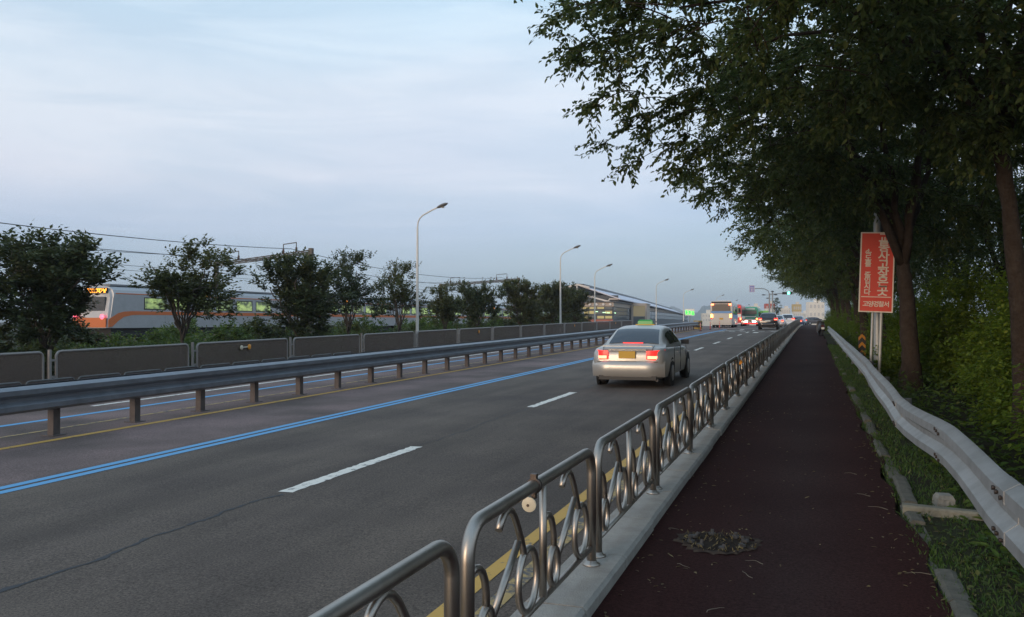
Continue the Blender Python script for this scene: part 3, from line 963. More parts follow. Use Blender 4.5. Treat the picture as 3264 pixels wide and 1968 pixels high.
# nearest tree, trunk just outside the frame, and the one at the right edge
tA = make_tree(rng, 2.9, 0.17, (-0.5, 0.2), (-1.7, 0.8, 5.7), (4.1, 3.9, 2.5), 8, 620, 6, 12, 0.42, 0.088, 0.046, 3.6, droop=0.2, clumps=70,
               accept=lambda p: p[2] > 3.75 + 0.30 * max(0.0, -1.6 - p[0]))
tree_thing('zelkova_tree', 'dark leafy tree hanging over the top right corner, its trunk just outside the photo', GR, base(3.4, 6.2), *tA, M['bark'], M['leaf_dark'])
exB = [(-5.5, 0.5, 4.35), (-5.3, -0.4, 4.7), (-5.1, 0.8, 3.95), (-4.5, 1.9, 4.0), (-4.1, 2.8, 3.95), (-5.6, -0.8, 5.2), (-4.9, -1.2, 5.0), (-4.5, 1.0, 3.8), (-5.2, 0.1, 5.3), (-4.8, 0.6, 4.6), (-5.7, 0.2, 5.6), (-5.9, -0.6, 5.9), (-5.5, -1.3, 5.6), (-5.6, 1.2, 5.0), (-5.2, 2.0, 4.7)]
hiB = [q for q in exB if q[2] >= 4.45]
loB = [q for q in exB if q[2] < 4.45]
exB = [tuple(np.array(q) + rng.normal(0, 0.15, 3)) for q in hiB for _ in range(2)] + [tuple(np.array((-3.6, q[1] * 0.6, q[2] + 0.45)) * (1 - u) + np.array(q) * u + rng.normal(0, 0.16, 3)) for q in hiB for u in (0.2, 0.45, 0.7, 0.88)]
exB += [tuple(np.array((-3.3, q[1] * 0.6, q[2] + 0.75)) * (1 - u) + np.array(q) * u + rng.normal(0, 0.08, 3)) for q in loB for u in (0.3, 0.5, 0.68, 0.85, 1.0)]
tB = make_tree(rng, 4.1, 0.125, (-0.28, 0.1), (-1.3, 0.3, 5.7), (4.1, 4.3, 2.9), 8, 1050, 6, 12, 0.42, 0.092, 0.048, 2.9, clumps=105, extra=exB, shell=2.0, droop=0.2,
               accept=lambda p: p[2] > (3.95 if p[0] < -1.2 else 3.4) + 0.34 * max(0.0, -1.9 - p[0]))
tree_thing('zelkova_tree', 'dark leafy tree at the right edge with a slim leaning trunk behind the buckled guardrail', GR, base(2.52, 12.2), *tB, M['bark'], M['leaf_dark'])
tC = make_tree(rng, 2.9, 0.19, (-0.16, 0.2), (-1.0, 0.6, 5.5), (3.6, 4.4, 3.1), 9, 1050, 6, 12, 0.42, 0.094, 0.050, 2.5, clumps=105, shell=2.0, droop=0.2,
               accept=lambda p: p[2] > (3.75 if p[0] < 0.6 else 2.7) + 0.08 * max(0.0, -0.4 - p[0]))
tree_thing('zelkova_tree', 'dark leafy tree whose thick trunk covers the right edge of the red sign', GR, base(1.92, 19.2), *tC, M['bark'], M['leaf_dark'])
tD = make_tree(rng, 2.5, 0.19, (-0.25, 0.2), (-0.9, 0.0, 5.3), (3.5, 4.6, 3.4), 8, 800, 6, 10, 0.48, 0.110, 0.060, 2.2, clumps=90, six=False, twigs=False,
               accept=lambda p: p[2] > 2.5 + 0.38 * max(0.0, -0.3 - p[0]))
tE = make_tree(rng, 2.4, 0.18, (-0.2, -0.2), (-0.8, 0.0, 5.3), (3.6, 4.6, 3.4), 7, 700, 6, 10, 0.52, 0.130, 0.072, 2.1, clumps=80, six=False, twigs=False,
               accept=lambda p: p[2] > 2.4 + 0.38 * max(0.0, -0.3 - p[0]))
protoD = tree_thing('zelkova_tree', 'dark leafy tree right behind the red sign', GR, base(1.95, 27.0), *tD, M['bark'], M['leaf_dark'])
protoE = tree_thing('zelkova_tree', 'dark leafy tree second in line behind the red sign', GR, base(1.9, 34.5), *tE, M['bark'], M['leaf_dark'])
cD, cE = [(k, []) for k in kids(protoD)], [(k, []) for k in kids(protoE)]
for i, s in enumerate([42, 50, 58.5, 67, 76, 86, 97]):
    src, ch = (protoD, cD) if i % 2 == 0 else (protoE, cE)
    o = copy_tree(src, 'dark leafy tree %s in line behind the red sign' % nth(i + 2), base(1.9 + RNG.normal(0, 0.12), s), R([8, -14, 170, 14, -10, 175, 6][i]) if i not in (2, 5) else R(12), (1, -1 if i % 3 == 2 else 1, 1 + RNG.normal(0, 0.03)), ch)
# further trees deeper in the bank
tF = make_tree(rng, 2.4, 0.15, (0, 0), (0, 0, 5.2), (3.0, 3.0, 3.8), 7, 420, 6, 9, 0.65, 0.12, 0.055, 1.6, six=False, twigs=False)
protoF = tree_thing('bank_tree', 'dark tree deep in the bank, nearest behind the right edge trunk', 'trees deep in the bank', base(6.2, 15.0), *tF, M['bark'], M['leaf_dark'])
cF = [(k, []) for k in kids(protoF)]
for i, (t, s) in enumerate([(5.6, 23), (7.8, 19.5), (6.0, 32), (9.5, 27), (6.5, 43), (7.0, 56), (6.5, 71), (11.5, 21), (10.5, 36)]):
    copy_tree(protoF, 'dark tree deep in the bank, %s one behind the nearest' % nth(i), base(t, s), RNG.uniform(0, 6.28), (1, 1, 1 + RNG.normal(0, .06)), cF)

# --- small street trees on the far side of the road
GL = 'small street trees behind the mesh fence'
rng = np.random.default_rng(23)
def small_tree(shape, n, ll=0.155, accept=None, clumps=0):
    (cz, rx, rzz, fork, zmin) = shape
    return make_tree(rng, fork, 0.07, (0.0, 0.0), (0, 0, cz), (rx, rx, rzz), 11, n, 6, 10, 0.46, ll, ll * 0.52, zmin, six=False, twigs=False, shell=1.8, spread=0.42, droop=0.0, limb_up=0.30, accept=accept, upb=0.75, clumps=clumps, csig=0.30)
gap = lambda p: not (p[0] * 0.94 + p[1] * 0.33 > 0.75 and 1.3 < p[2] < 2.95)
s0 = small_tree((2.72, 1.75, 1.75, 0.9, 0.75), 380, accept=gap, clumps=58)
s1 = small_tree((2.72, 1.72, 1.75, 0.9, 0.75), 340, clumps=46)
s2 = small_tree((3.05, 1.60, 1.70, 1.3, 1.9), 190, 0.135, clumps=34)
s3 = small_tree((2.65, 1.62, 1.70, 0.9, 0.95), 320, clumps=48)
s4 = small_tree((3.15, 1.40, 1.85, 1.2, 1.75), 180, 0.135, clumps=30)
s5 = small_tree((2.65, 1.38, 1.60, 1.0, 1.35), 200, clumps=30)
LT = -19.6
defs = [  # s, shape, height scale, width scale, leaf, label
    (17.7, s0, 1.02, 1.08, 'leaf_mid', 'bushy dark round tree left of the train display'),
    (22.9, s2, 1.00, 1.10, 'leaf_mid2', 'sparse vase-shaped tree with upright shoots in front of the train cab'),
    (29.7, s3, 1.04, 1.12, 'leaf_mid', 'dense round tree below the right end of the overhead gantry'),
    (33.6, s4, 1.02, 0.95, 'leaf_mid', 'thin airy tree just right of the gantry with one tall shoot'),
    (38.6, s4, 0.97, 0.86, 'leaf_mid2', 'loose tree behind the nearest street lamp pole'),
    (44.2, s5, 0.90, 0.75, 'leaf_mid2', 'thin small tree between lamp pole and dark round bush tree'),
    (49.4, s1, 0.98, 0.80, 'leaf_mid', 'dark compact round tree standing alone right of the lamp pole'),
    (57.5, s3, 1.02, 1.10, 'leaf_mid2', 'low broad tree left of the station roof'),
    (65.5, s3, 1.03, 1.20, 'leaf_mid2', 'low tree touching the station gable'),
    (72.0, s3, 0.92, 1.0, 'leaf_mid2', 'lowest small tree in front of the lit station block'),
    (12.6, s3, 0.92, 1.0, 'leaf_mid', 'dark tree cut off by the left edge of the photo'),
]
cache = {}
for i, (s, sh, hs, ws, lf, lab) in enumerate(defs):
    key = (id(sh), lf)
    if key not in cache:
        o = tree_thing('street_tree', lab, GL, (LT, s, float(gz(LT, s))), *sh, M['bark_grey'], M[lf])
        cache[key] = (o, [(k, []) for k in kids(o)])
    else:
        src, ch = cache[key]
        o = copy_tree(src, lab, (LT, s, float(gz(LT, s))), RNG.uniform(0, 6.28), None, ch)
    o.scale = (ws * 0.95, ws * 0.95, hs * 0.90)

# --- shrubs
def make_shrub(rng, rx, ry, h, n, ll, lw, six=False, n_twig=5, n_leaf=9, tl=0.4):
    C = []
    while len(C) < n:
        d = unit(rng.normal(0, 1, 3)); d[2] = abs(d[2])
        q = rng.random() ** (1 / 3.0)
        p = np.array([rx * d[0] * q, ry * d[1] * q, h * d[2] * q * (0.85 + 0.3 * math.sin(5 * d[0] + 3 * d[1]))])
        C.append(p)
    C = np.array(C)
    O = unit(C / np.array([rx, ry, h]) + np.array([0, 0, 0.35]))
    V, F = leaf_arrays(*spray(rng, C, O, n_twig, n_leaf, tl, ll, lw, 0.6, 0.2), six)
    tb = MB()
    for p in C[::max(n // 16, 1)]:
        tb.tube(bez(np.array([p[0] * .1, p[1] * .1, -0.1]), np.array([p[0] * .4, p[1] * .4, p[2] * .7]), p, 5), np.linspace(0.018, 0.006, 5), 4, cap=False)
    return tb, V, F
def shrub_thing(label, group, loc, parts, leaf, name='shrub'):
    t = thing(name, label, 'shrub', loc, 0, group)
    parts[0].build('stem', M['bark_grey'], t, sharp=False)
    obj('foliage', mesh_np('foliage', parts[1], parts[2], leaf), None, t)
    return t
rng = np.random.default_rng(31)
hb = [make_shrub(rng, 1.5, 1.9, 1.50, 170, 0.13, 0.075), make_shrub(rng, 1.3, 1.6, 1.3, 150, 0.12, 0.07)]
GS = 'bushes between the mesh fence and the railway'
pr = []
for i, q in enumerate(hb):
    for lf in ('leaf_shrub', 'leaf_shrub2'):
        pr.append((q, lf))
shrubs = {}
pos = []
for i, s in enumerate(np.arange(10, 84, 2.4)):
    pos.append((-21.6 + RNG.normal(0, 0.35), s, 'front'))
for i, s in enumerate(np.arange(16, 100, 5.2)):
    pos.append((-27.0 + RNG.normal(0, 1.0), s, 'rear'))
cnt = {'front': 0, 'rear': 0}
for i, (t, s, rowname) in enumerate(pos):
    k = RNG.integers(0, 4)
    lab = 'green bush in the %s row behind the mesh fence, %s from the left' % (rowname, nth(cnt[rowname])); cnt[rowname] += 1
    if k not in shrubs:
        o = shrub_thing(lab, GS, (t, s, float(gz(t, s))), pr[k][0], M[pr[k][1]])
        shrubs[k] = (o, [(c, []) for c in kids(o)])
    else:
        o = copy_tree(shrubs[k][0], lab, (t, s, float(gz(t, s))), RNG.uniform(0, 6.28), None, shrubs[k][1])
    q = RNG.uniform(0.8, 1.15)
    o.scale = (q, q, q * RNG.uniform(0.85, 1.08))

# bright acacia thicket on the right bank
rng = np.random.default_rng(37)
ab = [make_shrub(rng, 1.5, 1.7, 2.7, 500, 0.085, 0.044, True, 6, 12, 0.5), make_shrub(rng, 1.35, 1.5, 2.2, 430, 0.085, 0.044, True, 6, 12, 0.5)]
GA = 'bright green bushes on the right bank'
sA = shrub_thing('tall bright green acacia bush just right of the sign tree trunk', GA, base(4.1, 16.6), ab[0], M['leaf_bright'], 'acacia_bush')
sB = shrub_thing('bright green acacia bush in front of the right edge trunk', GA, base(3.6, 10.2), ab[1], M['leaf_bright'], 'acacia_bush')
cA, cB = [(k, []) for k in kids(sA)], [(k, []) for k in kids(sB)]
for i, (w, t, s, q, lab) in enumerate([
        (0, 3.7, 13.4, .9, 'bright green bush between the two nearest trunks'), (1, 5.5, 13.2, 1.25, 'tall green bush behind the right edge trunk'), (1, 3.0, 21.5, 1.0, 'green bush left behind the sign tree trunk'),
        (0, 5.4, 20.0, 1.15, 'tall green bush deep behind the sign tree'), (0, 3.3, 25.5, .8, 'green bush beside the sign posts'), (1, 2.7, 31.0, .75, 'green bush on the verge beyond the sign, nearest'),
        (0, 2.8, 37.5, .72, 'green bush on the verge beyond the sign, second'), (1, 2.6, 45, .8, 'green bush on the verge beyond the sign, third'), (0, 2.5, 53, .7, 'green bush on the verge beyond the sign, fourth'),
        (1, 2.4, 62, .8, 'green bush on the verge beyond the sign, fifth'), (0, 4.6, 8.0, .75, 'green bush at the right edge above the near guardrail'), (0, 7.5, 16.5, 1.3, 'tall green bush at the back of the right bank'), (1, 2.3, 72, .9, 'green bush on the verge beyond the sign, sixth'), (0, 2.4, 82, .9, 'green bush on the verge beyond the sign, seventh'), (1, 6.4, 10.0, 1.2, 'green bush at the right edge behind the near guardrail')]):
    o = copy_tree(sA if w == 0 else sB, lab, base(t, s), RNG.uniform(0, 6.28), None, cA if w == 0 else cB)
    o.scale = (q, q, q)

# undergrowth and grass (uncountable)
rng = np.random.default_rng(41)
n = 9000
t = 1.12 + np.abs(rng.normal(0, 1.3, n)) ; s = rng.uniform(1.5, 48, n)
P = np.stack([t, s, gz(t, s) + rng.random(n) ** 2 * (0.42 * np.clip((t - 1.0) / 0.8, 0.15, 1))], 1)
D = np.stack([rng.normal(0, 1, n), rng.normal(0, 1, n), rng.uniform(-0.1, 0.8, n)], 1)
V, F = leaf_arrays(P, D, np.array([0, 0, 1.0]) + rng.normal(0, .4, (n, 3)), rng.uniform(0.06, 0.13, n), rng.uniform(0.025, 0.055, n), True)
tag(obj('undergrowth', mesh_np('undergrowth', V, F, M['leaf_shrub'])), 'dark leafy weeds growing behind the guardrail', 'weeds', kind='stuff')
n = 56000
t = rng.uniform(0.74, 1.75, n); s = 2.0 + 40 * rng.random(n) ** 1.7
clump = np.sin(t * 9 + s * 2.3) + np.sin(s * 1.1 + t * 3) + np.sin(s * 3.1 - t * 5)
keep = clump + rng.normal(0, 0.8, n) > -1.2
# ragged tufts creep over the edging
t = np.where(rng.random(n) < 0.10, 0.66 + 0.12 * rng.random(n), t)[keep]; s = s[keep]; n = len(t)
P = np.stack([t, s, gz(np.maximum(t, 0.75), s) - 0.01], 1)
D = np.stack([rng.normal(0, .55, n), rng.normal(0, .55, n), np.ones(n)], 1)
V, F = leaf_arrays(P, D, rng.normal(0, 1, (n, 3)), rng.uniform(0.018, 0.062, n) * (1 + 0.02 * s), rng.uniform(0.005, 0.012, n) * (1 + 0.03 * s), False)
tag(obj('grass', mesh_np('grass', V, F, M['grass'])), 'short patchy grass on the verge beside the footpath', 'grass', kind='stuff')
n = 11000
t = rng.uniform(0.78, 1.9, n); s = 2.0 + 34 * rng.random(n) ** 1.6
keep = np.sin(t * 7 + s * 1.9 + 1) + np.sin(s * 0.9 - t * 4) + rng.normal(0, .7, n) > 0.1
t = t[keep]; s = s[keep]; n = len(t)
P = np.stack([t, s, gz(t, s) + rng.random(n) * 0.05], 1)
D = np.stack([rng.normal(0, 1, n), rng.normal(0, 1, n), rng.uniform(-.1, .5, n)], 1)
V, F = leaf_arrays(P, D, np.array([0, 0, 1.0]) + rng.normal(0, .35, (n, 3)), rng.uniform(0.02, 0.055, n), rng.uniform(0.012, 0.032, n), True)
tag(obj('ground_cover', mesh_np('ground_cover', V, F, M['leaf_shrub2'])), 'low broad-leaved weeds creeping over the verge soil', 'weeds', kind='stuff')
n = 900
t = np.concatenate([rng.uniform(0.45, 1.3, n // 2), -1.1 + np.abs(rng.normal(0, .22, n // 4)), rng.uniform(-1.0, .7, n - n // 2 - n // 4)]); s = 2.5 + 20 * rng.random(n) ** 1.5
P = np.stack([t, s, np.where(t < 0.69, prof(s) + PZ + 0.006, gz(t, s) + 0.02)], 1)
D = np.stack([rng.normal(0, 1, n), rng.normal(0, 1, n), rng.uniform(0, .25, n)], 1)
V, F = leaf_arrays(P, D, np.array([0, 0, 1.0]) + rng.normal(0, .25, (n, 3)), rng.uniform(0.015, 0.05, n), rng.uniform(0.006, 0.018, n), True)
tag(obj('fallen_leaves', mesh_np('fallen_leaves', V, F, M['litter'])), 'small dry leaves scattered on the footpath and verge', 'leaves', kind='stuff')
n = 160
a = rng.uniform(0, 6.28, n); rr = 0.27 * np.sqrt(rng.random(n)) * 1.02
P = np.stack([cb[0] + rr * np.cos(a), cb[1] + rr * np.sin(a), np.full(n, rz(cb[1]) + PZ + 0.01)], 1)
D = np.stack([rng.normal(0, .8, n), rng.normal(0, .8, n), np.ones(n) * .8], 1)
V, F = leaf_arrays(P, D, rng.normal(0, 1, (n, 3)), rng.uniform(0.015, 0.045, n), rng.uniform(0.006, 0.014, n), False)
tag(obj('weeds', mesh_np('weeds', V, F, M['litter'])), 'dry weeds and litter caught between the anchor bolts', 'weeds', kind='stuff')
for i, (t, s, L_, a, lab) in enumerate([(-0.38, 5.45, .15, 2.0, 'thick pale twig lying below the bolt ring'), (-0.5, 4.75, .13, 1.1, 'short upright looking twig nearest the bottom edge of the footpath'), (-0.78, 5.50, .11, -.4, 'tiny twig at the lower left of the bolt ring'),
        (-0.36, 5.72, .12, 2.8, 'thin twig just under the rim of the bolt ring'), (0.50, 7.6, .16, 2.5, 'long curved twig on the path left of the concrete beam'), (0.62, 5.8, .15, 2.9, 'long twig beside the lowest edging stones'), (0.58, 4.9, .13, 2.7, 'twig in the bottom right corner of the footpath'),
        (0.42, 8.1, .13, 2.6, 'thin twig on the path before the stone block'), (-0.98, 6.4, .07, .3, 'thin twig between the kerb and the bolt ring'), (0.35, 9.1, .12, 2.9, 'farthest small twig in the middle of the footpath')]):
    u = np.linspace(0, 1, 7)
    b = MB().tube([(L_ * (q - .5), 0.018 * math.sin(3.0 * q + i) + 0.006 * math.sin(9 * q), 0.004 + 0.006 * math.sin(3.1 * q)) for q in u], np.linspace(0.0024, 0.0010, 7), 5)
    o = b.build('twig', M['twig'], None, (t, s, rz(s) + PZ)); o.rotation_euler = (0, 0, a)
    tag(o, lab, 'twig', 'dry twigs on the footpath')

# ------------------------------------------------------------------ median guardrail
mg = thing('median_guardrail', 'long dark blue-grey double guardrail on short brown posts between the carriageways', 'guardrail')
def med_beam(s0, s1):
    b = MB()
    for side, sg in ((-10.72, 1), (-10.98, -1)):
        rows_ = []
        n = 2
        for i in range(n + 1):
            s = s0 + (s1 - s0) * i / n
            c = rz(s) + 0.605
            pr_ = wprofile(0.385, 0.085, sg)
            rows_.append([(side + a, s, c + z) for a, z in pr_] + [(side + a - sg * 0.005, s, c + z) for a, z in pr_[::-1]])
        b.loft(rows_, smooth=True)
    return b
k = 0
s = 9.9 - 1.64 * 12
while s < 84:
    if k % 3 == 0:
        med_beam(s - 0.1, min(s + 4.92 + 0.1, 86)).build('beam', M['beam'], mg, (0.002 * (k % 2), 0, 0))
    z = rz(s)
    b = MB(); b.box((-10.85, s, z + 0.30), (0.115, 0.125, 0.72)); b.box((-10.85, s, z + 0.62), (0.26, 0.07, 0.20)); b.box((-10.85, s, z + 0.006), (0.24, 0.24, 0.012))
    b.build('post', M['post'], mg)
    s += 1.64; k += 1
# striped crash cushion on its end
cc = thing('crash_cushion', 'yellow and brown striped crash cushion at the end of the median guardrail', 'crash barrier', (-10.85, 86.6, rz(86.6)))
for i in range(5):
    b = MB(); b.lathe([(0.36, 0.0), (0.37, 0.05), (0.37, 0.16), (0.36, 0.17)], (0, 0, 0.05 + 0.17 * i), 'z', 16)
    for j in range(2):
        b.lathe([(0.33, 0.0), (0.34, 0.05), (0.34, 0.16), (0.33, 0.17)], (0, 0.72 * (j + 1), 0.05 + 0.17 * i), 'z', 14)
    b.build('stripe_ring', M['striped_y'] if i % 2 == 0 else M['post'], cc)
for i, (t, s) in enumerate([(-9.55, 78.6), (-9.5, 86), (-9.4, 94), (-9.3, 113)]):
    b = thing('flexible_bollard', 'red flexible lane bollard before the buses, %s from the left' % nth(i), 'bollard', (t, s, rz(s)), group='red flexible lane bollards')
    MB().lathe([(0.11, 0), (0.11, 0.03), (0.05, 0.06)], sides=12).build('base', M['black'], b)
    MB().lathe([(0.042, 0.05), (0.042, 0.72), (0.02, 0.75)], sides=12).build('post', M['bollard'], b)
    for z in (0.42, 0.58):
        MB().lathe([(0.0445, z), (0.0445, z + 0.07)], sides=12).build('reflective_band', M['sign_white'], b)

# ------------------------------------------------------------------ screen fence on the far side
SX = -17.25
GF = 'screen fence panels across the road'
def rounded(Ln, z0, z1, rc, n=5):
    return arc(rc, z1 - rc, rc, 180, 90, n) + arc(Ln - rc, z1 - rc, rc, 90, 0, n) + arc(Ln - rc, z0 + rc, rc, 0, -90, n) + arc(rc, z0 + rc, rc, -90, -180, n)
def screen_label(k):
    return 'brown screen fence panel with rounded grey frame across the road, %s from the left' % nth(k)
sp0 = thing('screen_panel', screen_label(0), 'fence', group=GF)
Ln = 4.62
fr = rounded(Ln, 0.05, 0.89, 0.13)
MB().tube([(0, y, z) for _, y, z in fr], 0.032, 8, closed=True).build('frame', M['frame'], sp0)
b = MB(); b.prism([(y, z) for _, y, z in rounded(Ln, 0.06, 0.88, 0.12)], 'x', -0.006, 0.006)
b.build('screen_sheet', M['screen'], sp0)
MB().tube([(0, -0.19, -0.1), (0, -0.19, 0.94)], 0.045, 8).build('fence_post', M['frame'], sp0)
for z in (0.28, 0.68):
    MB().box((0, -0.095, z), (0.03, 0.2, 0.05)).build('bracket', M['frame'], sp0)
chs = [(k, []) for k in kids(sp0)]
spans = {}
for k in range(0, 16):
    s = 15.55 + 5.0 * (k - 2) + 0.25
    o = sp0 if k == 0 else copy_tree(sp0, screen_label(k), children=chs)
    o.location = (SX, s, rz(s + 2.5) + 0.0)
    o.rotation_euler = (slope if s < 60 else 0.006, 0, 0)
    spans[k] = o
for k, y, cream in ((3, 2.2, True), (7, 2.6, False), (11, 2.5, False), (14, 2.0, False)):
    MB().lathe([(0.05, -0.012), (0.085, -0.008), (0.085, 0.008), (0.06, 0.02)], (0.06, y + (0.22 if cream else 0), 0.70), 'x', 14).build('amber_reflector', M['amber_refl'], spans[k])
    if cream:
        MB().lathe([(0.05, -0.012), (0.075, -0.008), (0.075, 0.008), (0.06, 0.02)], (0.06, y - 0.18, 0.69), 'x', 14).build('cream_reflector', M['cream_refl'], spans[k])
        MB().tube([(0.05, y - 0.14, 0.69), (0.05, y + 0.2, 0.70)], 0.02, 6).build('reflector_arm', M['cream_refl'], spans[k])
lb0 = None
for k in range(14):
    s = 8.5 + 1.42 * k
    lab = 'low dark rounded barrier at the foot of the screen fence, %s from the left' % nth(k)
    if lb0 is None:
        lb0 = thing('low_barrier', lab, 'barrier', group='low barriers along the far kerb')
        MB().tube([(0, y, z) for _, y, z in rounded(1.3, 0.03, 0.33, 0.09, 4)], 0.020, 8, closed=True).build('frame', M['post_galv'], lb0)
        MB().prism([(y, z) for _, y, z in rounded(1.3, 0.04, 0.32, 0.08, 4)], 'x', -0.006, 0.006).build('panel', M['post'], lb0)
        chl = [(q, []) for q in kids(lb0)]; o = lb0
    else:
        o = copy_tree(lb0, lab, children=chl)
    o.location = (-16.35, s, rz(s + .6)); o.rotation_euler = (slope, 0, 0)

# ------------------------------------------------------------------ street lamps on the far side
def lamp(label, t, s, top, i):
    z = rz(s) - 0.05
    o = thing('street_lamp', label, 'street lamp', (t, s, z), group='white street lamps across the road')
    h = top - z
    pts = [(0, 0, -0.2), (0, 0, 1.2), (0, 0, h - 0.45)] 
    MB().tube(pts, [0.080, 0.072, 0.045], 10).build('pole', M['lamp'], o)
    c = [(0, 0, h - 0.46), (0.03, 0, h - 0.2), (0.12, 0, h - 0.02), (0.28, 0, h + 0.12), (0.75, 0, h + 0.34), (1.05, 0, h + 0.46)]
    MB().tube(c, 0.035, 8).build('arm', M['lamp'], o)
    rings = []
    for u, w, hh in ((0, .03, .03), (.08, .09, .06), (.25, .14, .085), (.45, .13, .075), (.58, .05, .03)):
        x, zc = 1.0 + u * 0.94, h + 0.45 + u * 0.30
        rings.append([(x, w * math.cos(a), zc + hh * math.sin(a)) for a in np.linspace(0, 2 * math.pi, 10, endpoint=False)])
    hd = MB().loft(rings).build('lamp_head', M['lamp_head'], o)
    MB().lathe([(0.10, -0.02), (0.06, -0.06)], (1.3, 0, h + 0.485), 'z', 10).build('lens', M['cream_refl'], hd)
    MB().box((0.0, -0.088, 0.75), (0.10, 0.012, 0.16)).build('number_band', M['dark'], o)
    return o
lamp('tall white street lamp nearest the camera, left of the dark round tree', -17.55, 36.4, 6.75, 0)
for i, (s, top, lab) in enumerate([(60.8, 6.85, 'white street lamp standing before the station gable'), (71.4, 6.15, 'white street lamp in front of the lit station block'), (102, 6.35, 'white street lamp before the long station wing'),
                                   (125, 6.0, 'white street lamp left of the green neon board'), (170, 6.5, 'faint far street lamp just left of the white coach'), (203, 6.3, 'faint far street lamp above the white coach'), (242, 6.0, 'faintest far street lamp right of the white coach')]):
    lamp(lab, -17.6, s, top, i + 1)

# ------------------------------------------------------------------ railway: train, gantries, wires
TX = -43.6
RZ = 0.45
GT = 'carriages of the passing train'
def carriage(label, s0, L_, cab=False):
    o = thing('train_carriage', label, 'train', (TX, s0, RZ), group=GT)
    W, z0, z1 = 1.56, 1.0, 3.72
    sec = [(-W, z0), (W, z0), (W, 3.15), (W * .93, 3.45), (W * .72, 3.65), (W * .3, z1), (-W * .3, z1), (-W * .72, 3.65), (-W * .93, 3.45), (-W, 3.15)]
    rings = []
    if cab:
        for y, q, dz in ((0.0, .90, 0.22), (0.12, .96, 0.1), (0.45, 1.0, 0.0)):
            rings.append([(x * q, y + (0.30 if z > 2.6 and y < .2 else 0), z0 + (z - z0) * 1.0 - (dz if z > 3 else 0)) for x, z in sec])
    else:
        rings.append([(x, 0, z) for x, z in sec])
    rings.append([(x, L_, z) for x, z in sec])
    MB().loft(rings, smooth=False).build('body', M['train_body'], o)
    MB().box((0, L_ / 2, 3.78), (2.0, L_ - 1.4, 0.12)).build('roof_unit', M['train_roof'], o)
    b = MB(); b.box((0, L_ / 2, 0.72), (2.6, L_ - 1.0, 0.5))
    b.build('underframe', M['train_dark'], o)
    for yb in (2.6, L_ - 2.6):
        bg = MB().box((0, yb, 0.45), (2.3, 2.6, 0.35)).build('bogie', M['train_dark'], o)
        for dy in (-1.0, 1.0):
            for dx in (-.75, .75):
                MB().lathe([(0.42, -0.06), (0.43, 0.0), (0.42, 0.06)], (dx, yb + dy, 0.42), 'x', 14).build('wheel', M['train_dark'], bg)
    y0 = 2.6 if cab else 0.0
    MB().box((W + 0.006, (y0 + L_) / 2, 1.98), (0.02, L_ - y0, 0.24)).build('orange_stripe', M['train_orange'], o)
    MB().box((W + 0.006, L_ / 2, 3.22), (0.02, L_ - 1.2, 0.06)).build('orange_stripe', M['train_orange'], o)
    ya, i = (3.1 if cab else 0.9), 0
    ys = []
    while ya + 1.9 < L_ - 0.5:
        ys.append(ya); ya += 2.42
    for ya in ys:
        fr_ = MB().box((W + 0.004, ya + 0.95, 2.62), (0.02, 1.98, 0.82)).build('window', M['train_dark'], o)
        MB().box((W + 0.012, ya + 0.95, 2.62), (0.02, 1.84, 0.70)).build('pane', M['train_window'], fr_)
    for ya in ys[:-1]:
        MB().box((W + 0.005, ya + 2.16, 2.1), (0.012, 0.42, 2.0)).build('door_edge', M['train_body'], o)
    led = MB().box((W + 0.006, L_ * 0.47, 3.34), (0.03, 0.85, 0.22)).build('side_display', M['train_dark'], o)
    for j in range(6):
        MB().box((W + 0.024, L_ * 0.47 - 0.34 + 0.13 * j, 3.34 + 0.02 * (j % 2)), (0.01, 0.09, 0.12)).build('glowing_dot', M['led'], led)
    if cab:
        # curved orange nose band on side and front
        b = MB()
        up = [(0.0, 1.55), (0.35, 1.72), (0.8, 1.95), (1.3, 2.06), (2.0, 2.10), (2.62, 2.10)]
        dn = [(0.0, 1.05), (0.35, 1.10), (0.8, 1.45), (1.3, 1.72), (2.0, 1.84), (2.62, 1.86)]
        b.prism(up + dn[::-1], 'x', W + 0.001, W + 0.02)
        b.build('orange_nose_band', M['train_orange'], o)
        MB().box((0, -0.02, 1.35), (2.8, 0.06, 0.62)).build('orange_nose_panel', M['train_orange'], o)
        MB().box((0, 0.20, 2.55), (2.2, 0.08, 0.9)).build('cab_window', M['glass'], o)
        dp = MB().box((0.35, 0.27, 3.40), (1.75, 0.10, 0.34)).build('front_display', M['train_dark'], o)
        rr_ = np.random.default_rng(3)
        for j in range(22):
            for h in range(4):
                if rr_.random() < 0.62:
                    MB().box((-0.45 + 0.076 * j, 0.21, 3.29 + 0.07 * h), (0.058, 0.02, 0.055)).build('glowing_dot', M['led'], dp)
        for x in (-1.1, 1.1):
            MB().lathe([(0.05, -0.05), (0.17, 0.0), (0.15, 0.03)], (x, -0.05, 1.72), 'y', 12).build('tail_lamp', M['train_light'], o)
    return o
S0 = 42.4
carriage('grey train driving cab with glowing amber display and orange curved nose', S0, 19.4, True)
c2 = carriage('grey train carriage with orange stripe right behind the driving cab', S0 + 20, 19.4)
cc2 = [(k, kids(k)) for k in kids(c2)]
for i in range(2, 6):
    copy_tree(c2, 'grey train carriage with orange stripe, %s behind the driving cab' % nth(i - 1), (TX, S0 + 20 * i, RZ), children=cc2)
tk = MB()
for dx in (-0.72, 0.72):
    tk.box((TX + dx, 110, RZ - 0.02), (0.07, 260, 0.12))
tag(tk.build('railway_track', M['gantry']), kind='structure')

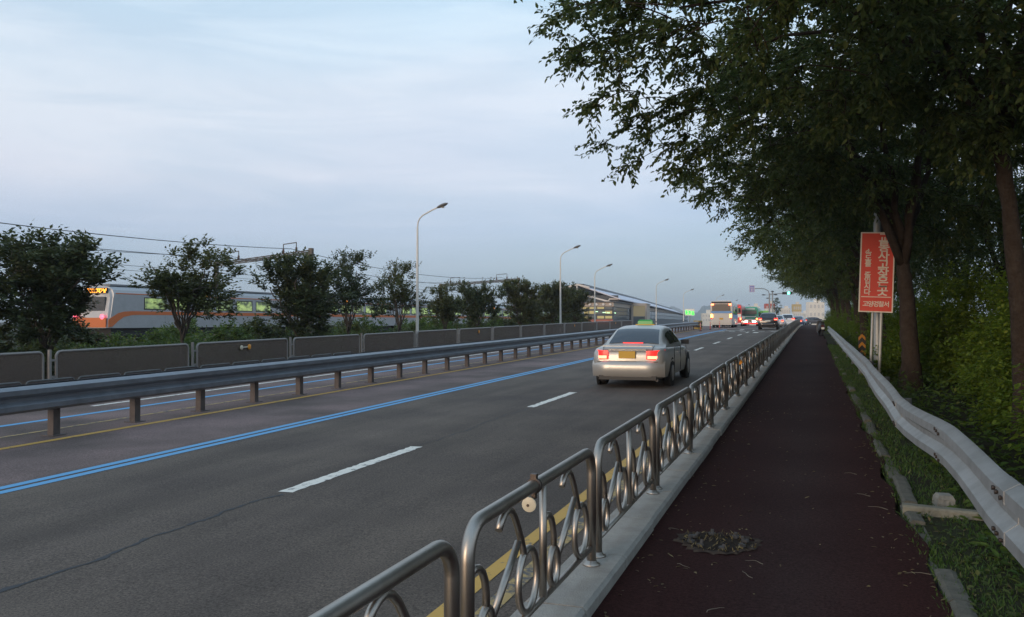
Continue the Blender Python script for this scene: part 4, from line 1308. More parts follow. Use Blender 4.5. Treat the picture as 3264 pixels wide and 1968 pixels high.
def gantry(label, A, B, z, droop=0.0):
    o = thing('overhead_gantry', label, 'gantry', (A[0], A[1], 0), group='overhead line gantries over the railway')
    dx, dy = B[0] - A[0], B[1] - A[1]
    Lg = math.hypot(dx, dy)
    ux, uy = dx / Lg, dy / Lg
    for q, zz in ((0, z + 0.30), (Lg, z - droop + 0.25)):
        MB().box((ux * q, uy * q, zz / 2), (0.32, 0.32, zz)).build('mast', M['gantry'], o)
    def P(q, dz): return (ux * q, uy * q, z - droop * q / Lg + dz)
    b = MB()
    an = math.atan2(uy, ux)
    for dz in (0.15, -0.15):
        b.tube([P(-0.3, dz), P(Lg + 0.3, dz)], 0.055, 6)
    b.tube([P(-0.3, 0), P(Lg + 0.3, 0)], 0.07, 4)
    nb = int(Lg / 0.6)
    for i in range(nb):
        q0, q1 = Lg * i / nb, Lg * (i + 1) / nb
        b.tube([P(q0, -0.14 if i % 2 else .14), P(q1, .14 if i % 2 else -0.14)], 0.035, 5)
    b.build('lattice_beam', M['gantry'], o)
    for qc in (Lg * 0.20, Lg * 0.80):
        w = 1.0
        f_ = MB().tube([P(qc - w, 0.15), P(qc - w, 0.95), P(qc + w, 0.95), P(qc + w, 0.15)], 0.045, 6).build('insulator_frame', M['gantry'], o)
        for e in (-w, w):
            x, y, zz = P(qc + e, 0.16)
            MB().lathe([(0.17, 0), (0.07, 0.1), (0.14, 0.16), (0.06, 0.25), (0.11, 0.31), (0.05, 0.42)], (x, y, zz), 'z', 8).build('insulator', M['insul'], f_)
    return o
gantry('nearer overhead line gantry with two square frames above the round tree', (-38.5, 60.0), (-53, 66.5), 7.55, 0.30)
gantry('farther overhead line gantry above the dark compact tree', (-38.5, 112.0), (-53, 118), 7.7, 0.3)
def wire(label, pts, sag, r=0.022):
    out = []
    for (a, b) in zip(pts[:-1], pts[1:]):
        a, b = np.array(a, float), np.array(b, float)
        u = np.linspace(0, 1, 15)[:, None]
        q = a + (b - a) * u; q[:, 2] -= (sag * 4 * u * (1 - u))[:, 0]
        out += list(q if not out else q[1:])
    o = MB().tube(out, r, 5).build('overhead_wire', M['wire'], sharp=False)
    return tag(o, label, 'wire', 'overhead wires along the railway')
wire('topmost overhead wire running to the gantry frame on the right', [(-41.4, 6, 8.2), (-41.4, 61.5, 8.0), (-41.4, 113.2, 8.1), (-41.4, 170, 8.1)], 0.9, 0.026)
wire('second overhead wire below the topmost one', [(-41.4, 6, 6.9), (-41.4, 61.5, 6.9), (-41.4, 113.2, 6.9), (-41.4, 170, 6.9)], 0.6)
wire('far overhead wire running to the left gantry frame', [(-50.0, 6, 8.0), (-50.0, 65.2, 7.8), (-50.0, 117, 7.8), (-50, 170, 7.8)], 0.9)
wire('lower contact wire above the train roof', [(-43.6, 6, 5.7), (-43.6, 61.5, 5.7), (-43.6, 113.2, 5.7), (-43.6, 170, 5.7)], 0.05, 0.016)
wire('lower contact wire above the far track', [(-49.0, 6, 5.8), (-49.0, 65, 5.8), (-49.0, 117, 5.8), (-49, 170, 5.8)], 0.05, 0.016)

# vinyl greenhouses far left
for i, (t, s) in enumerate([(-120, 62), (-131, 60), (-142, 58)]):
    o = thing('greenhouse', 'long pale vinyl greenhouse low on the far left, %s from the railway' % nth(i), 'greenhouse', (t, s, 0.25), R(12), 'vinyl greenhouses')
    prof2 = [(4.2 * math.cos(a), 0.3 + 2.1 * math.sin(a)) for a in np.linspace(0, math.pi, 11)]
    MB().prism([(-4.2, -0.2)] + prof2[::-1] + [(4.2, -0.2)], 'y', -18, 18).build('film_cover', M['vinyl'], o)
    MB().box((0, -18.03, 0.9), (1.6, 0.08, 1.8)).build('door', M['frame'], o)

# ------------------------------------------------------------------ vehicles
def wheel(parent, x, y, r=0.32, w=0.2, side=1):
    a = MB().lathe([(r * .6, -w / 2), (r * .93, -w / 2), (r, -w * .35), (r, w * .35), (r * .93, w / 2), (r * .6, w / 2)], (x, y, r), 'x', 20).build('wheel', M['black'], parent)
    MB().lathe([(r * .62, -0.012), (r * .60, 0.012), (r * .2, 0.02)], (x + side * (w / 2 - 0.005), y, r), 'x', 16).build('rim', M['rim'], a)

def car(name, label, cat, loc, rotz, paint_, p, taxi=False, group=None):
    """p: L, W, H and profile stations; +y is forward, origin on the ground under the middle"""
    o = thing(name, label, cat, loc, rotz, group)
    L_, W, H = p['L'], p['W'] / 2, p['H']
    yr = -L_ / 2
    belt, sill = p['belt'], 0.20
    # lower body: stations (y, half width, bottom, top)
    rings = []
    for y, w, zb, zt in p['body']:
        w = w * W; y = y + yr
        half = [(0.0, zt), (0.55 * w, zt - 0.004), (0.80 * w, zt - 0.02), (0.93 * w, zt - 0.075), (0.985 * w, zt - 0.17), (1.0 * w, (zt + zb) / 2 + 0.02), (0.985 * w, zb + 0.20), (0.94 * w, zb + 0.06), (0.80 * w, zb), (0, zb)]
        ring = [(x, y, z) for x, z in half] + [(-x, y, z) for x, z in half[-2:0:-1]]
        rings.append(ring)
    MB().loft(rings).build('body', paint_, o)
    # cabin
    def cab(y):
        ys_ = [q[0] for q in p['cabin']]
        return np.interp(y, ys_, [q[1] for q in p['cabin']]), np.interp(y, ys_, [q[2] for q in p['cabin']])
    def section(y):
        zt, wt_ = cab(y)
        wt_ *= W; wb = p['wb'] * W
        zb = belt - 0.06
        half = [(0, zt), (.5 * wt_, zt - .006), (.82 * wt_, zt - .025), (.95 * wt_, zt - .055), (wt_, zt - .10 if zt - .10 > zb else zb + .02), (wt_ * .45 + wb * .55, max(zb + (zt - zb) * .42, zb + .012)), (wb, zb)]
        return half
    rings = []
    for y in [q[0] for q in p['cabin']]:
        h = section(y)
        rings.append([(x, y + yr, z) for x, z in h] + [(-x, y + yr, z) for x, z in h[::-1][:-1]])
    MB().loft(rings).build('cabin', paint_, o)
    # glass patches lie a few millimetres proud of the cabin
    def patch(name_, y0, y1, q0, q1, n=6, off=0.012):
        rows_ = []
        for i in range(n + 1):
            y = y0 + (y1 - y0) * i / n
            zt, wt_ = cab(y); wt_ *= W
            dzdy = (cab(y + .02)[0] - cab(y - .02)[0]) / .04
            nn = math.hypot(1, dzdy)
            row = []
            for j in range(9):
                q = q0 + (q1 - q0) * j / 8
                x = q * wt_
                z = zt - 0.045 * abs(q) ** 3
                row.append((x, y + yr - dzdy / nn * off, z + off / nn))
            rows_.append(row)
        MB().grid(rows_).build(name_, M['glass'], o)
    patch('rear_window', p['rw'][0], p['rw'][1], -0.84, 0.84)
    patch('windscreen', p['ws'][0], p['ws'][1], -0.86, 0.86)
    for sx in (-1, 1):
        for (ya, yb) in p['side']:
            rows_ = []
            for i in range(5):
                y = ya + (yb - ya) * i / 4
                h = section(y)
                (xt, zt_), (xm, zm), (xb, zb_) = h[4], h[5], h[6]
                row = []
                for q in (0.10, 0.45, 0.95):
                    z = zb_ + 0.06 + (zt_ - zb_ - 0.08) * q
                    x = np.interp(z, [zb_, zm, zt_], [xb, xm, xt])
                    row.append((sx * (x + 0.012), y + yr, z))
                rows_.append(row)
            MB().grid(rows_ if sx > 0 else rows_[::-1]).build('side_window', M['glass'], o)
    # wheels and arches
    for y in p['wheels']:
        for sx in (-1, 1):
            MB().lathe([(p['wr'] + .06, -0.03), (p['wr'] + .06, 0.03)], (sx * (W * 0.965), y + yr, p['wr']), 'x', 22).build('wheel_arch', M['black'], o)
            wheel(o, sx * (W - 0.10), y + yr, p['wr'], 0.21, sx)
    # rear: lamps, plate, bumper line
    ye = yr
    MB().box((0, ye + 0.012, p['bump_z'] + 0.035), (1.6 * W, 0.05, 0.014)).build('boot_gap', M['dark'], o)
    for sx in (-1, 1):
        a, b2 = p['lamp_x']; z0, z1 = p['lamp_z']
        lens = MB()
        rows_ = []
        for i in range(6):
            u = i / 5
            x = (a + (b2 - a) * u) * W
            yy = ye + 0.012 + p['wrap'] * max(0, u - 0.35) ** 2
            rows_.append([(sx * x, yy - 0.045, z0 + 0.03 * (1 - u)), (sx * x, yy - 0.05, (z0 + z1) / 2), (sx * x, yy - 0.035, z1 + 0.02 * u)])
        lens.grid(rows_ if sx < 0 else rows_[::-1])
        le = lens.build('tail_light', M['tail_red'], o)
        core = MB(); rows_ = []
        for i in range(6):
            u = 0.08 + 0.78 * i / 5
            x = (a + (b2 - a) * u) * W
            yy = ye + 0.012 + p['wrap'] * max(0, u - 0.35) ** 2
            zc = z0 + (z1 - z0) * 0.34
            rows_.append([(sx * x, yy - 0.062, zc - (z1 - z0) * .15), (sx * x, yy - 0.066, zc), (sx * x, yy - 0.060, zc + (z1 - z0) * .15)])
        core.grid(rows_ if sx < 0 else rows_[::-1])
        core.build('lit_bulb', M['tail_core'], le)
        MB().loft([[(sx * (W * .93 + q), p['mirror'] + yr + dy, p['belt'] + 0.02 + dz) for dy, dz in ((-.05, -.05), (.05, -.05), (.06, .06), (-.05, .07))] for q in (0.0, 0.10, 0.2)], smooth=False).build('side_mirror', M['dark'], o)
        MB().box((sx * 0.72 * W, -yr + 0.0, 0.62), (0.34 * W, 0.06, 0.14)).build('headlight', M['chrome'], o)
    pz = p['plate_z']
    MB().box((0, ye - 0.035, pz), (0.40 if taxi else 0.46, 0.03, 0.17 if taxi else 0.12)).build('number_plate', M['plate'] if taxi else M['plate_white'], o)
    bz0, bz1 = 0.27, p['bump_z']
    rows_ = []
    for u in np.linspace(-1, 1, 17):
        x = u * W * 0.955
        y = ye - 0.075 + 0.42 * max(0, abs(u) - 0.62) ** 1.6 * 2.2
        rows_.append([(x, y + 0.068, bz1 + 0.05), (x, y + 0.02, bz1 + 0.015), (x, y - 0.012, bz1 - 0.06), (x, y - 0.01, (bz0 + bz1) / 2), (x, y + 0.01, bz0 + 0.06), (x, y + 0.05, bz0)])
    MB().grid(rows_).build('rear_bumper', paint_, o)
    MB().box((0, ye + 0.03, 0.25), (1.5 * W, 0.12, 0.10)).build('lower_bumper', M['dark'], o)
    return o

SEDAN = dict(L=4.75, W=1.84, H=1.47, belt=0.985, wb=0.90, wr=0.32,
    body=[(0.0, .72, .40, .76), (0.02, .80, .34, .86), (0.06, .88, .28, .925), (0.14, .935, .23, .968), (0.28, .97, .21, .992), (0.45, .99, .20, 1.002), (0.9, 1.0, .19, 1.0), (1.5, 1.0, .19, .99), (2.4, 1.0, .19, .965), (3.3, 1.0, .19, .95), (3.9, .985, .20, .90), (4.4, .95, .22, .80), (4.65, .86, .26, .70), (4.75, .76, .32, .62)],
    cabin=[(0.62, .955, .84), (0.80, 1.06, .80), (1.05, 1.20, .745), (1.32, 1.335, .70), (1.55, 1.41, .675), (1.9, 1.458, .665), (2.3, 1.472, .665), (2.65, 1.45, .665), (2.9, 1.39, .68), (3.15, 1.25, .72), (3.45, 1.07, .79), (3.62, .95, .84)],
    rw=(0.78, 1.46), ws=(2.88, 3.5), side=[(1.35, 2.05), (2.12, 2.95)], wheels=(1.0, 3.78), lamp_x=(.50, .925), lamp_z=(.66, .89), wrap=0.85, mirror=2.95, plate_z=.80, bump_z=.60)
HATCH = dict(L=4.5, W=1.88, H=1.66, belt=1.05, wb=0.92, wr=0.35,
    body=[(0.0, .84, .42, .95), (0.04, .93, .32, 1.04), (0.15, .97, .26, 1.08), (0.5, 1.0, .24, 1.09), (1.2, 1.0, .24, 1.08), (2.4, 1.0, .24, 1.06), (3.2, 1.0, .24, 1.03), (3.8, .98, .25, .98), (4.25, .94, .28, .88), (4.5, .80, .36, .72)],
    cabin=[(0.14, 1.02, .88), (0.22, 1.16, .86), (0.36, 1.36, .80), (0.52, 1.54, .745), (0.75, 1.63, .72), (1.4, 1.66, .715), (2.2, 1.65, .715), (2.6, 1.59, .73), (2.9, 1.43, .77), (3.2, 1.22, .82), (3.42, 1.06, .88)],
    rw=(0.20, 0.52), ws=(2.66, 3.3), side=[(0.75, 1.3), (1.38, 2.05), (2.12, 2.8)], wheels=(0.85, 3.55), lamp_x=(.60, .97), lamp_z=(.90, 1.12), wrap=0.5, mirror=2.85, plate_z=.84, bump_z=.62)

sx_ = 20.1
taxi = car('taxi', 'silver sedan taxi with green roof light and glowing tail lamps on the road', 'taxi', (-4.16, sx_ + 2.37, rz(sx_ + 2.4)), 0.0, M['taxi'], SEDAN, True)
taxi.rotation_euler = (slope, 0, 0)
b = MB(); b.loft([[(x * q, y * q2, z) for x, y in ((-.20, -.07), (.20, -.07), (.20, .07), (-.20, .07))] for z, q, q2 in ((1.455, 1, 1), (1.55, .95, .85), (1.585, .75, .6))], smooth=False)
rl = b.build('roof_light', M['green_lamp'], taxi, (0, 0.0, 0.02))
MB().box((0, 0, 1.478), (0.50, 0.16, 0.025)).build('roof_light_base', M['plate'], taxi)
MB().box((0, -2.375 + 0.71, 1.055), (0.50, 0.02, 0.022)).build('high_brake_light', M['tail_red'], taxi)
MB().box((0, -2.395, 0.912), (0.92, 0.03, 0.034)).build('boot_chrome_strip', M['chrome'], taxi)
MB().box((0, -2.335, 1.00), (1.2, 0.10, 0.02)).build('boot_lip', M['taxi'], taxi)
for x in (-0.60, 0.60):
    MB().tube([(x * 0.92, -2.40, 0.70), (x * 0.97, -2.385, 0.84), (x, -2.30, 0.965), (x, -2.05, 1.0)], 0.006, 5).build('boot_seam', M['dark'], taxi)
MB().tube([(0.70, -1.55, 0.16), (0.70, -2.36, 0.20)], 0.035, 8).build('exhaust_pipe', M['dark'], taxi)
for x in (-1, 1):
    for y in (0.55, -0.5):
        MB().box((x * 0.925, y, 0.80), (0.02, 0.17, 0.025)).build('door_handle', M['chrome'], taxi)
    for y in (0.0, -1.05, 1.0):
        MB().box((x * 0.919, y, 0.62), (0.012, 0.012, 0.62)).build('door_seam', M['dark'], taxi)
GV = 'cars waiting at the junction'
s = 86.5
suv = car('parked_suv', 'black hatchback SUV with glowing tail lamps right of the buses', 'car', (-4.05, s + 2.25, rz(s + 2)), 0.0, M['suv'], HATCH, group=GV)
MB().box((0, -2.30, .58), (1.3, 0.03, 0.05)).build('bumper_trim', M['chrome'], suv)
s = 101
car('silver_sedan', 'silver sedan half hidden behind the black SUV', 'car', (-3.75, s + 2.4, rz(s + 2)), 0.0, M['silver'], SEDAN, group=GV)
s = 113
car('white_hatchback', 'white hatchback with dark rear window, left of the dark blue car', 'car', (-2.95, s + 2.2, rz(s + 2)), 0.0, M['whitecar'], HATCH, group=GV)
s = 122
car('blue_sedan', 'dark blue sedan rightmost on the road with orange glowing lamps', 'car', (-1.75, s + 2.4, rz(s + 2)), R(-6), M['bluecar'], SEDAN, group=GV)
s = 195
car('grey_van', 'small dark grey car far off at the end of the footpath', 'car', (0.6, s, rz(s) + 0.3), R(-70), M['vancol'], HATCH, group=GV)

def bus(label, loc, rotz, p):
    o = thing('bus', label, 'bus', loc, rotz, 'buses in the bus lane')
    L_, W, H = p.get('L', 10.8), 2.5, p['H']
    w = W / 2
    def sec(q, y, z0=0.34, top=H):
        r_c = 0.22
        pts = [(-w * q, z0), (w * q, z0), (w * q, top - 0.45)] + [(w * q - r_c + r_c * math.cos(a) - .04, top - r_c + r_c * math.sin(a)) for a in np.linspace(0.1, math.pi / 2, 5)]
        pts += [(-x, z) for x, z in pts[:1:-1]]
        return [(x, y, z) for x, z in pts]
    MB().loft([sec(.95, 0.0, .42, H - .08), sec(.985, 0.07, .36, H - .02), sec(1, .25), sec(1, L_ - .3), sec(.97, L_, .4, H - .1)]).build('body', p['body'], o)
    # rear
    MB().box((0, -0.012, p['win'][0]), (2.06, 0.03, p['win'][1])).build('rear_window', p['glass'], o)
    for nm, m, z, hh, ww in p['panels']:
        MB().box((0, -0.020 - 0.004 * ww, z), (ww, 0.04, hh)).build(nm, m, o)
    if 'skirt' in p:
        zt, zb, m = p['skirt']
        b = MB(); pts = [(-1.15, zb), (1.15, zb), (1.17, zt - .35)] + [(1.17 * math.cos(a), zt - .35 + .35 * math.sin(a)) for a in np.linspace(0.15, math.pi - .15, 9)] + [(-1.17, zt - .35)]
        b.prism(pts, 'y', -0.055, -0.01); b.build('rear_skirt', m, o)
    for nm, m, x, z, ww, hh in p['lamps']:
        for sx in (-1, 1):
            MB().box((sx * x, -0.075, z), (ww, 0.05, hh)).build(nm, m, o)
    MB().box((0, -0.075, p['plate']), (0.42, 0.03, 0.2)).build('number_plate', M['plate'], o)
    MB().box((0, 0.02, 0.42), (2.3, 0.16, 0.16)).build('rear_bumper', p['bumper'], o)
    for sx in (-1, 1):
        y = 0.8
        while y < L_ - 1.3:
            MB().box((sx * (w + 0.004), y + 0.75, H - 1.12), (0.02, 1.5, 0.95)).build('side_window', M['glass'], o); y += 1.58
        if p.get('band'):
            MB().box((sx * (w + 0.006), L_ / 2, 1.35), (0.02, L_ - .6, 0.4)).build('side_band', p['band'], o)
        for yw in (3.0, L_ - 2.4):
            wheel(o, sx * (w - .16), yw, 0.48, 0.28, sx)
        MB().tube([(sx * w * .9, L_ - .05, H - .5), (sx * (w + .25), L_ + .2, H - .55), (sx * (w + .25), L_ + .2, H - .95)], 0.035, 6).build('mirror_arm', M['dark'], o)
        MB().box((sx * (w + .25), L_ + .2, H - 1.05), (.2, .1, .4)).build('mirror', M['dark'], o)
    MB().box((0, L_ * .5, H + .04), (1.6, 3.2, .16)).build('roof_unit', p['body'], o)
    return o
def bloc(t, s): return (t, s, rz(s))
bus('cream coach with blue band across its rear, nearest of the buses', bloc(-9.85, 100.5), R(1.5), dict(H=3.12, body=M['bus_cream'], glass=M['bus_glass'], win=(2.33, .80), plate=1.05, bumper=M['bus_cream'], band=M['bus_blue'],
    panels=[('blue_band', M['bus_blue'], 1.80, 0.24, 2.3), ('top_band', M['dark'], 2.92, 0.20, 2.2)], skirt=(1.68, 0.55, M['bus_cream']),
    lamps=[('upper_red_lamp', M['tail'], 0.98, 2.68, .26, .18), ('amber_lamp', M['amber'], 1.06, 1.36, .22, .36), ('red_lamp', M['tail_red'], 1.08, 1.10, .16, .16)]))
bus('red coach hidden behind the cream coach', bloc(-10.9, 128), R(1), dict(H=3.15, body=M['bus_red'], glass=M['bus_glass'], win=(2.3, .8), plate=1.0, bumper=M['bus_white'], band=M['bus_white'],
    panels=[('white_band', M['bus_white'], 1.55, .5, 2.3)], lamps=[('red_lamp', M['tail'], 1.08, 1.1, .2, .3), ('upper_red_lamp', M['tail_red'], .95, 2.8, .25, .15)]))
bus('green bus with white lower rear panel, right of the coaches', bloc(-9.1, 137), R(1), dict(H=2.95, body=M['bus_green'], glass=M['bus_glass'], win=(2.15, .62), plate=.85, bumper=M['tail_red'],
    panels=[('white_top_band', M['bus_white'], 2.68, .16, 1.5), ('dark_grille', M['dark'], 1.72, .14, 1.6), ('white_band', M['bus_white'], 1.48, .14, 1.9)], skirt=(1.15, .5, M['bus_white']),
    lamps=[('glowing_lamp', M['headlight'], 0.62, .72, .5, .12), ('red_lamp', M['tail'], 1.06, 1.12, .24, .22)]))
bus('small lime green bus half hidden by the black SUV', bloc(-7.9, 150), R(0), dict(H=2.5, L=7.0, body=M['bus_lime'], glass=M['glass'], win=(1.9, .6), plate=.8, bumper=M['dark'],
    panels=[('pale_band', M['bus_white'], 1.45, .12, 2.0)], lamps=[('red_lamp', M['tail'], 1.05, 1.0, .2, .3)]))
# oncoming car with a blazing headlamp between the coaches and the green bus
oc = car('oncoming_car', 'oncoming white car with blazing headlamps between cream coach and green bus', 'car', bloc(-10.75, 121), R(180), M['whitecar'], SEDAN, group=GV)
for x in (-0.62, 0.62):
    MB().lathe([(0.02, 0.05), (0.16, 0.02), (0.15, -0.02)], (x, 2.41, 0.68), 'y', 14).build('headlamp_glow', M['headlight'], oc)

# scooter parked on the far end of the path
sc = thing('motor_scooter', 'black motor scooter parked against the guardrail far along the footpath', 'scooter', (0.50, 56.5, rz(56.5) + PZ), R(8))
for y in (-0.55, 0.62):
    a = MB().lathe([(0.15, -0.05), (0.235, -0.05), (0.25, 0), (0.235, 0.05), (0.15, 0.05)], (0, y, 0.25), 'x', 18).build('wheel', M['black'], sc)
    MB().lathe([(0.15, -0.03), (0.15, 0.03)], (0, y, 0.25), 'x', 12).build('rim', M['rim'], a)
MB().loft([[(x * q, y, z0 + (z1 - z0) * z) for x, z in ((-.17, 0), (.17, 0), (.2, .6), (.12, 1), (-.12, 1), (-.2, .6))] for y, q, z0, z1 in ((-.85, .6, .5, .72), (-.6, 1, .35, .78), (-.2, 1, .25, .75), (.0, .9, .18, .34), (.3, .9, .18, .32), (.42, 1, .25, .95), (.52, .6, .4, .9))]).build('body', M['dark'], sc)
MB().loft([[(x * q, y, z + dz) for x, z in ((-.14, 0), (.14, 0), (.12, .1), (-.12, .1))] for y, q, dz in ((-.8, .8, .76), (-.4, 1, .76), (-.05, .8, .72))]).build('seat', M['black'], sc)
MB().tube([(-.32, .33, 1.0), (-.1, .45, 1.03), (.1, .45, 1.03), (.32, .33, 1.0)], 0.02, 8).build('handlebar', M['dark'], sc)
MB().box((0.26, .36, 1.02), (0.2, 0.05, 0.06)).build('grip_guard', M['plate_white'], sc)
MB().box((0, -.87, .62), (.16, .03, .09)).build('tail_light', M['dull_red'], sc)
MB().box((0, -.9, .48), (.18, .02, .12)).build('number_plate', M['plate_white'], sc)

# ------------------------------------------------------------------ red warning sign and posts
sg = thing('warning_sign', 'tall red roadside board with white Korean lettering, partly behind a tree trunk', 'sign', (1.27, 20.6, rz(20.6) + 0.2), 0, tilt=(0, R(2.2)))
zb_, zt2, wS = 1.60, 3.36, 0.68
MB().box((0, 0, (zb_ + zt2) / 2), (wS, 0.05, zt2 - zb_)).build('board', M['red_sign'], sg)
b = MB()
for x in (-wS / 2, wS / 2): b.box((x, 0, (zb_ + zt2) / 2), (0.025, 0.07, zt2 - zb_ + 0.025))
for z in (zb_, zt2): b.box((0, 0, z), (wS + 0.02, 0.066, 0.025))
b.build('border', M['sign_white'], sg)
MB().box((0.0, -0.029, zb_ + 0.33), (wS - 0.07, 0.012, 0.018)).build('divider_line', M['sign_white'], sg)
def lettering(text, x, ztop, size, pitch, parent, vertical=True, sxq=1.0):
    for i, chx in enumerate(text):
        if chx == ' ': continue
        cu = bpy.data.curves.new('lettering', 'FONT')
        cu.body = chx; cu.size = size; cu.extrude = 0.003; cu.offset = size * 0.022; cu.align_x = 'CENTER'; cu.align_y = 'CENTER'
        tmp = bpy.data.objects.new('lettering', cu); COL.objects.link(tmp)
        me = bpy.data.meshes.new_from_object(tmp.evaluated_get(bpy.context.evaluated_depsgraph_get()))
        bpy.data.objects.remove(tmp)
        me.materials.clear(); me.materials.append(M['sign_white'])
        o = obj('lettering', me, None, parent)
        o.rotation_euler = (R(90), 0, 0)
        o.scale = (sxq, 1, 1)
        o.location = (x, -0.030, ztop - pitch * (i + 0.5)) if vertical else (x + pitch * i, -0.030, ztop)
lettering('교통사고잦은곳', 0.13, zt2 - 0.03, 0.245, 0.196, sg, True, 1.05)
lettering('속도를 줄입시다', -0.185, zt2 - 0.38, 0.155, 0.127, sg, True, 1.0)
lettering('고양경찰서', -0.21, zb_ + 0.165, 0.135, 0.108, sg, False, 1.0)
MB().tube([(-0.05, 0.07, -0.3), (-0.05, 0.07, zt2 - 0.1)], 0.030, 10).build('post', M['sign_pole'], sg)
MB().tube([(0.13, 0.075, -0.3), (0.13, 0.075, zt2 - 0.1)], 0.036, 10).build('post', M['sign_pole'], sg)
lp = thing('lamp_column', 'thick pale grey lamp column rising behind the red sign', 'street lamp', (1.43, 21.4, rz(21.4) + 0.2), 0)
MB().tube([(0, 0, -0.3), (0, 0, 1.4), (0, 0, 7.4)], [0.10, 0.085, 0.05], 12).build('column', M['sign_pole'], lp)
MB().tube([(0, 0, 7.35), (-0.08, 0, 7.7), (-0.4, 0, 7.95), (-1.2, 0, 8.2)], 0.035, 8).build('arm', M['sign_pole'], lp)
MB().loft([[(-1.15 - u, w_ * math.cos(a), 8.2 + .1 * u + h_ * math.sin(a)) for a in np.linspace(0, 6.283, 8, endpoint=False)] for u, w_, h_ in ((0, .04, .03), (.15, .12, .07), (.4, .13, .07), (.55, .05, .03))]).build('lamp_head', M['lamp_head'], lp)
hz = thing('hazard_marker', 'orange and black chevron marker post behind the guardrail below the sign', 'marker', (1.32, 25.8, rz(25.8) + 0.2), R(6))
MB().box((0, 0.02, 0.45), (0.20, 0.02, 0.95)).build('plate', M['dark'], hz)
for i in range(4):
    z = 0.12 + 0.22 * i
    MB().prism([(-0.09, z), (0.0, z + 0.10), (0.09, z), (0.09, z + 0.09), (0.0, z + 0.19), (-0.09, z + 0.09)], 'y', -0.004, 0.008).build('chevron', M['hazard'], hz)
MB().tube([(0, 0.05, -0.2), (0, 0.05, 0.9)], 0.03, 8).build('post', M['sign_pole'], hz)

# ------------------------------------------------------------------ signals and masts at the junction
sgm = thing('signal_mast', 'grey mast with a blue lane sign on its curved arm and green traffic light', 'traffic light', (-6.45, 143.0, rz(143)))
HZ = 5.25
MB().tube([(0, 0, -0.2), (0, 0, HZ)], [0.16, 0.11], 10).build('mast', M['pole_grey'], sgm)
MB().tube([(0, 0, HZ - .1), (-.2, 0, HZ + .45), (-.75, 0, HZ + .75), (-1.4, 0, HZ + .83), (-2.3, 0, HZ + .82)], 0.075, 8).build('arm', M['pole_grey'], sgm)
bs = MB().box((-2.7, -0.02, HZ + .80), (0.86, 0.05, 1.12)).build('blue_board', M['blue_sign'], sgm)
for x, z, w_, h_ in ((0, .50, .8, .05), (0, -.50, .8, .05), (-.37, 0, .05, 1.0), (.37, 0, .05, 1.0), (0, .22, .5, .06), (0, -.02, .5, .06), (-.1, -.24, .08, .3), (.15, -.24, .08, .3)):
    MB().box((-2.7 + x, -0.052, HZ + .80 + z), (w_, 0.012, h_)).build('white_marking', M['sign_white'], bs)
MB().tube([(0, 0, HZ - .12), (2.3, 0, HZ + .02)], 0.06, 8).build('signal_arm', M['pole_grey'], sgm)
sh = MB().box((2.75, 0, HZ + .03), (1.55, 0.24, 0.42)).build('signal_head', M['dark'], sgm)
for i in range(4):
    x = 2.17 + .39 * i
    MB().lathe([(.16, 0), (.16, -.03)], (x, -.125, HZ + .03), 'y', 16).build('signal_lens', M['signal_green'] if i == 2 else M['black'], sh)
MB().lathe([(.20, 0), (.20, -.015)], (2.17 + .39 * 2, -.16, HZ + .03), 'y', 16).build('lit_green_lens', M['signal_green'], sh)
for x in (-.9, .95):
    MB().tube([(0, 0, HZ - .25), (x, 0, HZ - .2)], 0.03, 6).build('lamp_bracket', M['pole_grey'], sgm)
    MB().lathe([(.05, .1), (.3, .02), (.3, -.06), (.12, -.1)], (x, 0, HZ - .2), 'z', 12).build('floodlight', M['dark'], sgm)
fm = thing('floodlight_mast', 'grey floodlight mast with lamp heads right of the traffic light mast', 'mast', (-6.6, 158, rz(158)))
MB().tube([(0, 0, -0.2), (0, 0, 6.1)], [0.18, 0.10], 10).build('mast', M['pole_grey'], fm)
MB().lathe([(.05, .12), (.28, .02), (.28, -.08), (.1, -.12)], (0, 0, 6.15), 'z', 12).build('floodlight', M['dark'], fm)
for x in (-.8, .8):
    MB().tube([(0, 0, 4.9), (x, 0, 4.95)], 0.03, 6).build('lamp_bracket', M['pole_grey'], fm)
    MB().lathe([(.05, .1), (.3, .02), (.3, -.06), (.12, -.1)], (x, 0, 4.95), 'z', 12).build('floodlight', M['dark'], fm)
rng = np.random.default_rng(51)
tq = make_tree(rng, 1.8, 0.12, (0, 0), (0, 0, 3.2), (.62, .62, 1.7), 4, 60, 4, 8, .35, .16, .09, 1.2, six=False, twigs=False)
tree_thing('conifer_tree', 'narrow dark tree standing beside the floodlight mast', 'trees at the junction', (-6.0, 162, rz(162)), *tq, M['bark'], M['leaf_dark'])

# ------------------------------------------------------------------ station
ax = R(19.4 - 15.5)            # long axis turned slightly to the left of the road
stn = thing('railway_station', 'long low station hall with a sloping metal roof and lit glass front', 'building', (-63.5, 239.0, 0.3), ax)
LS = 300.0
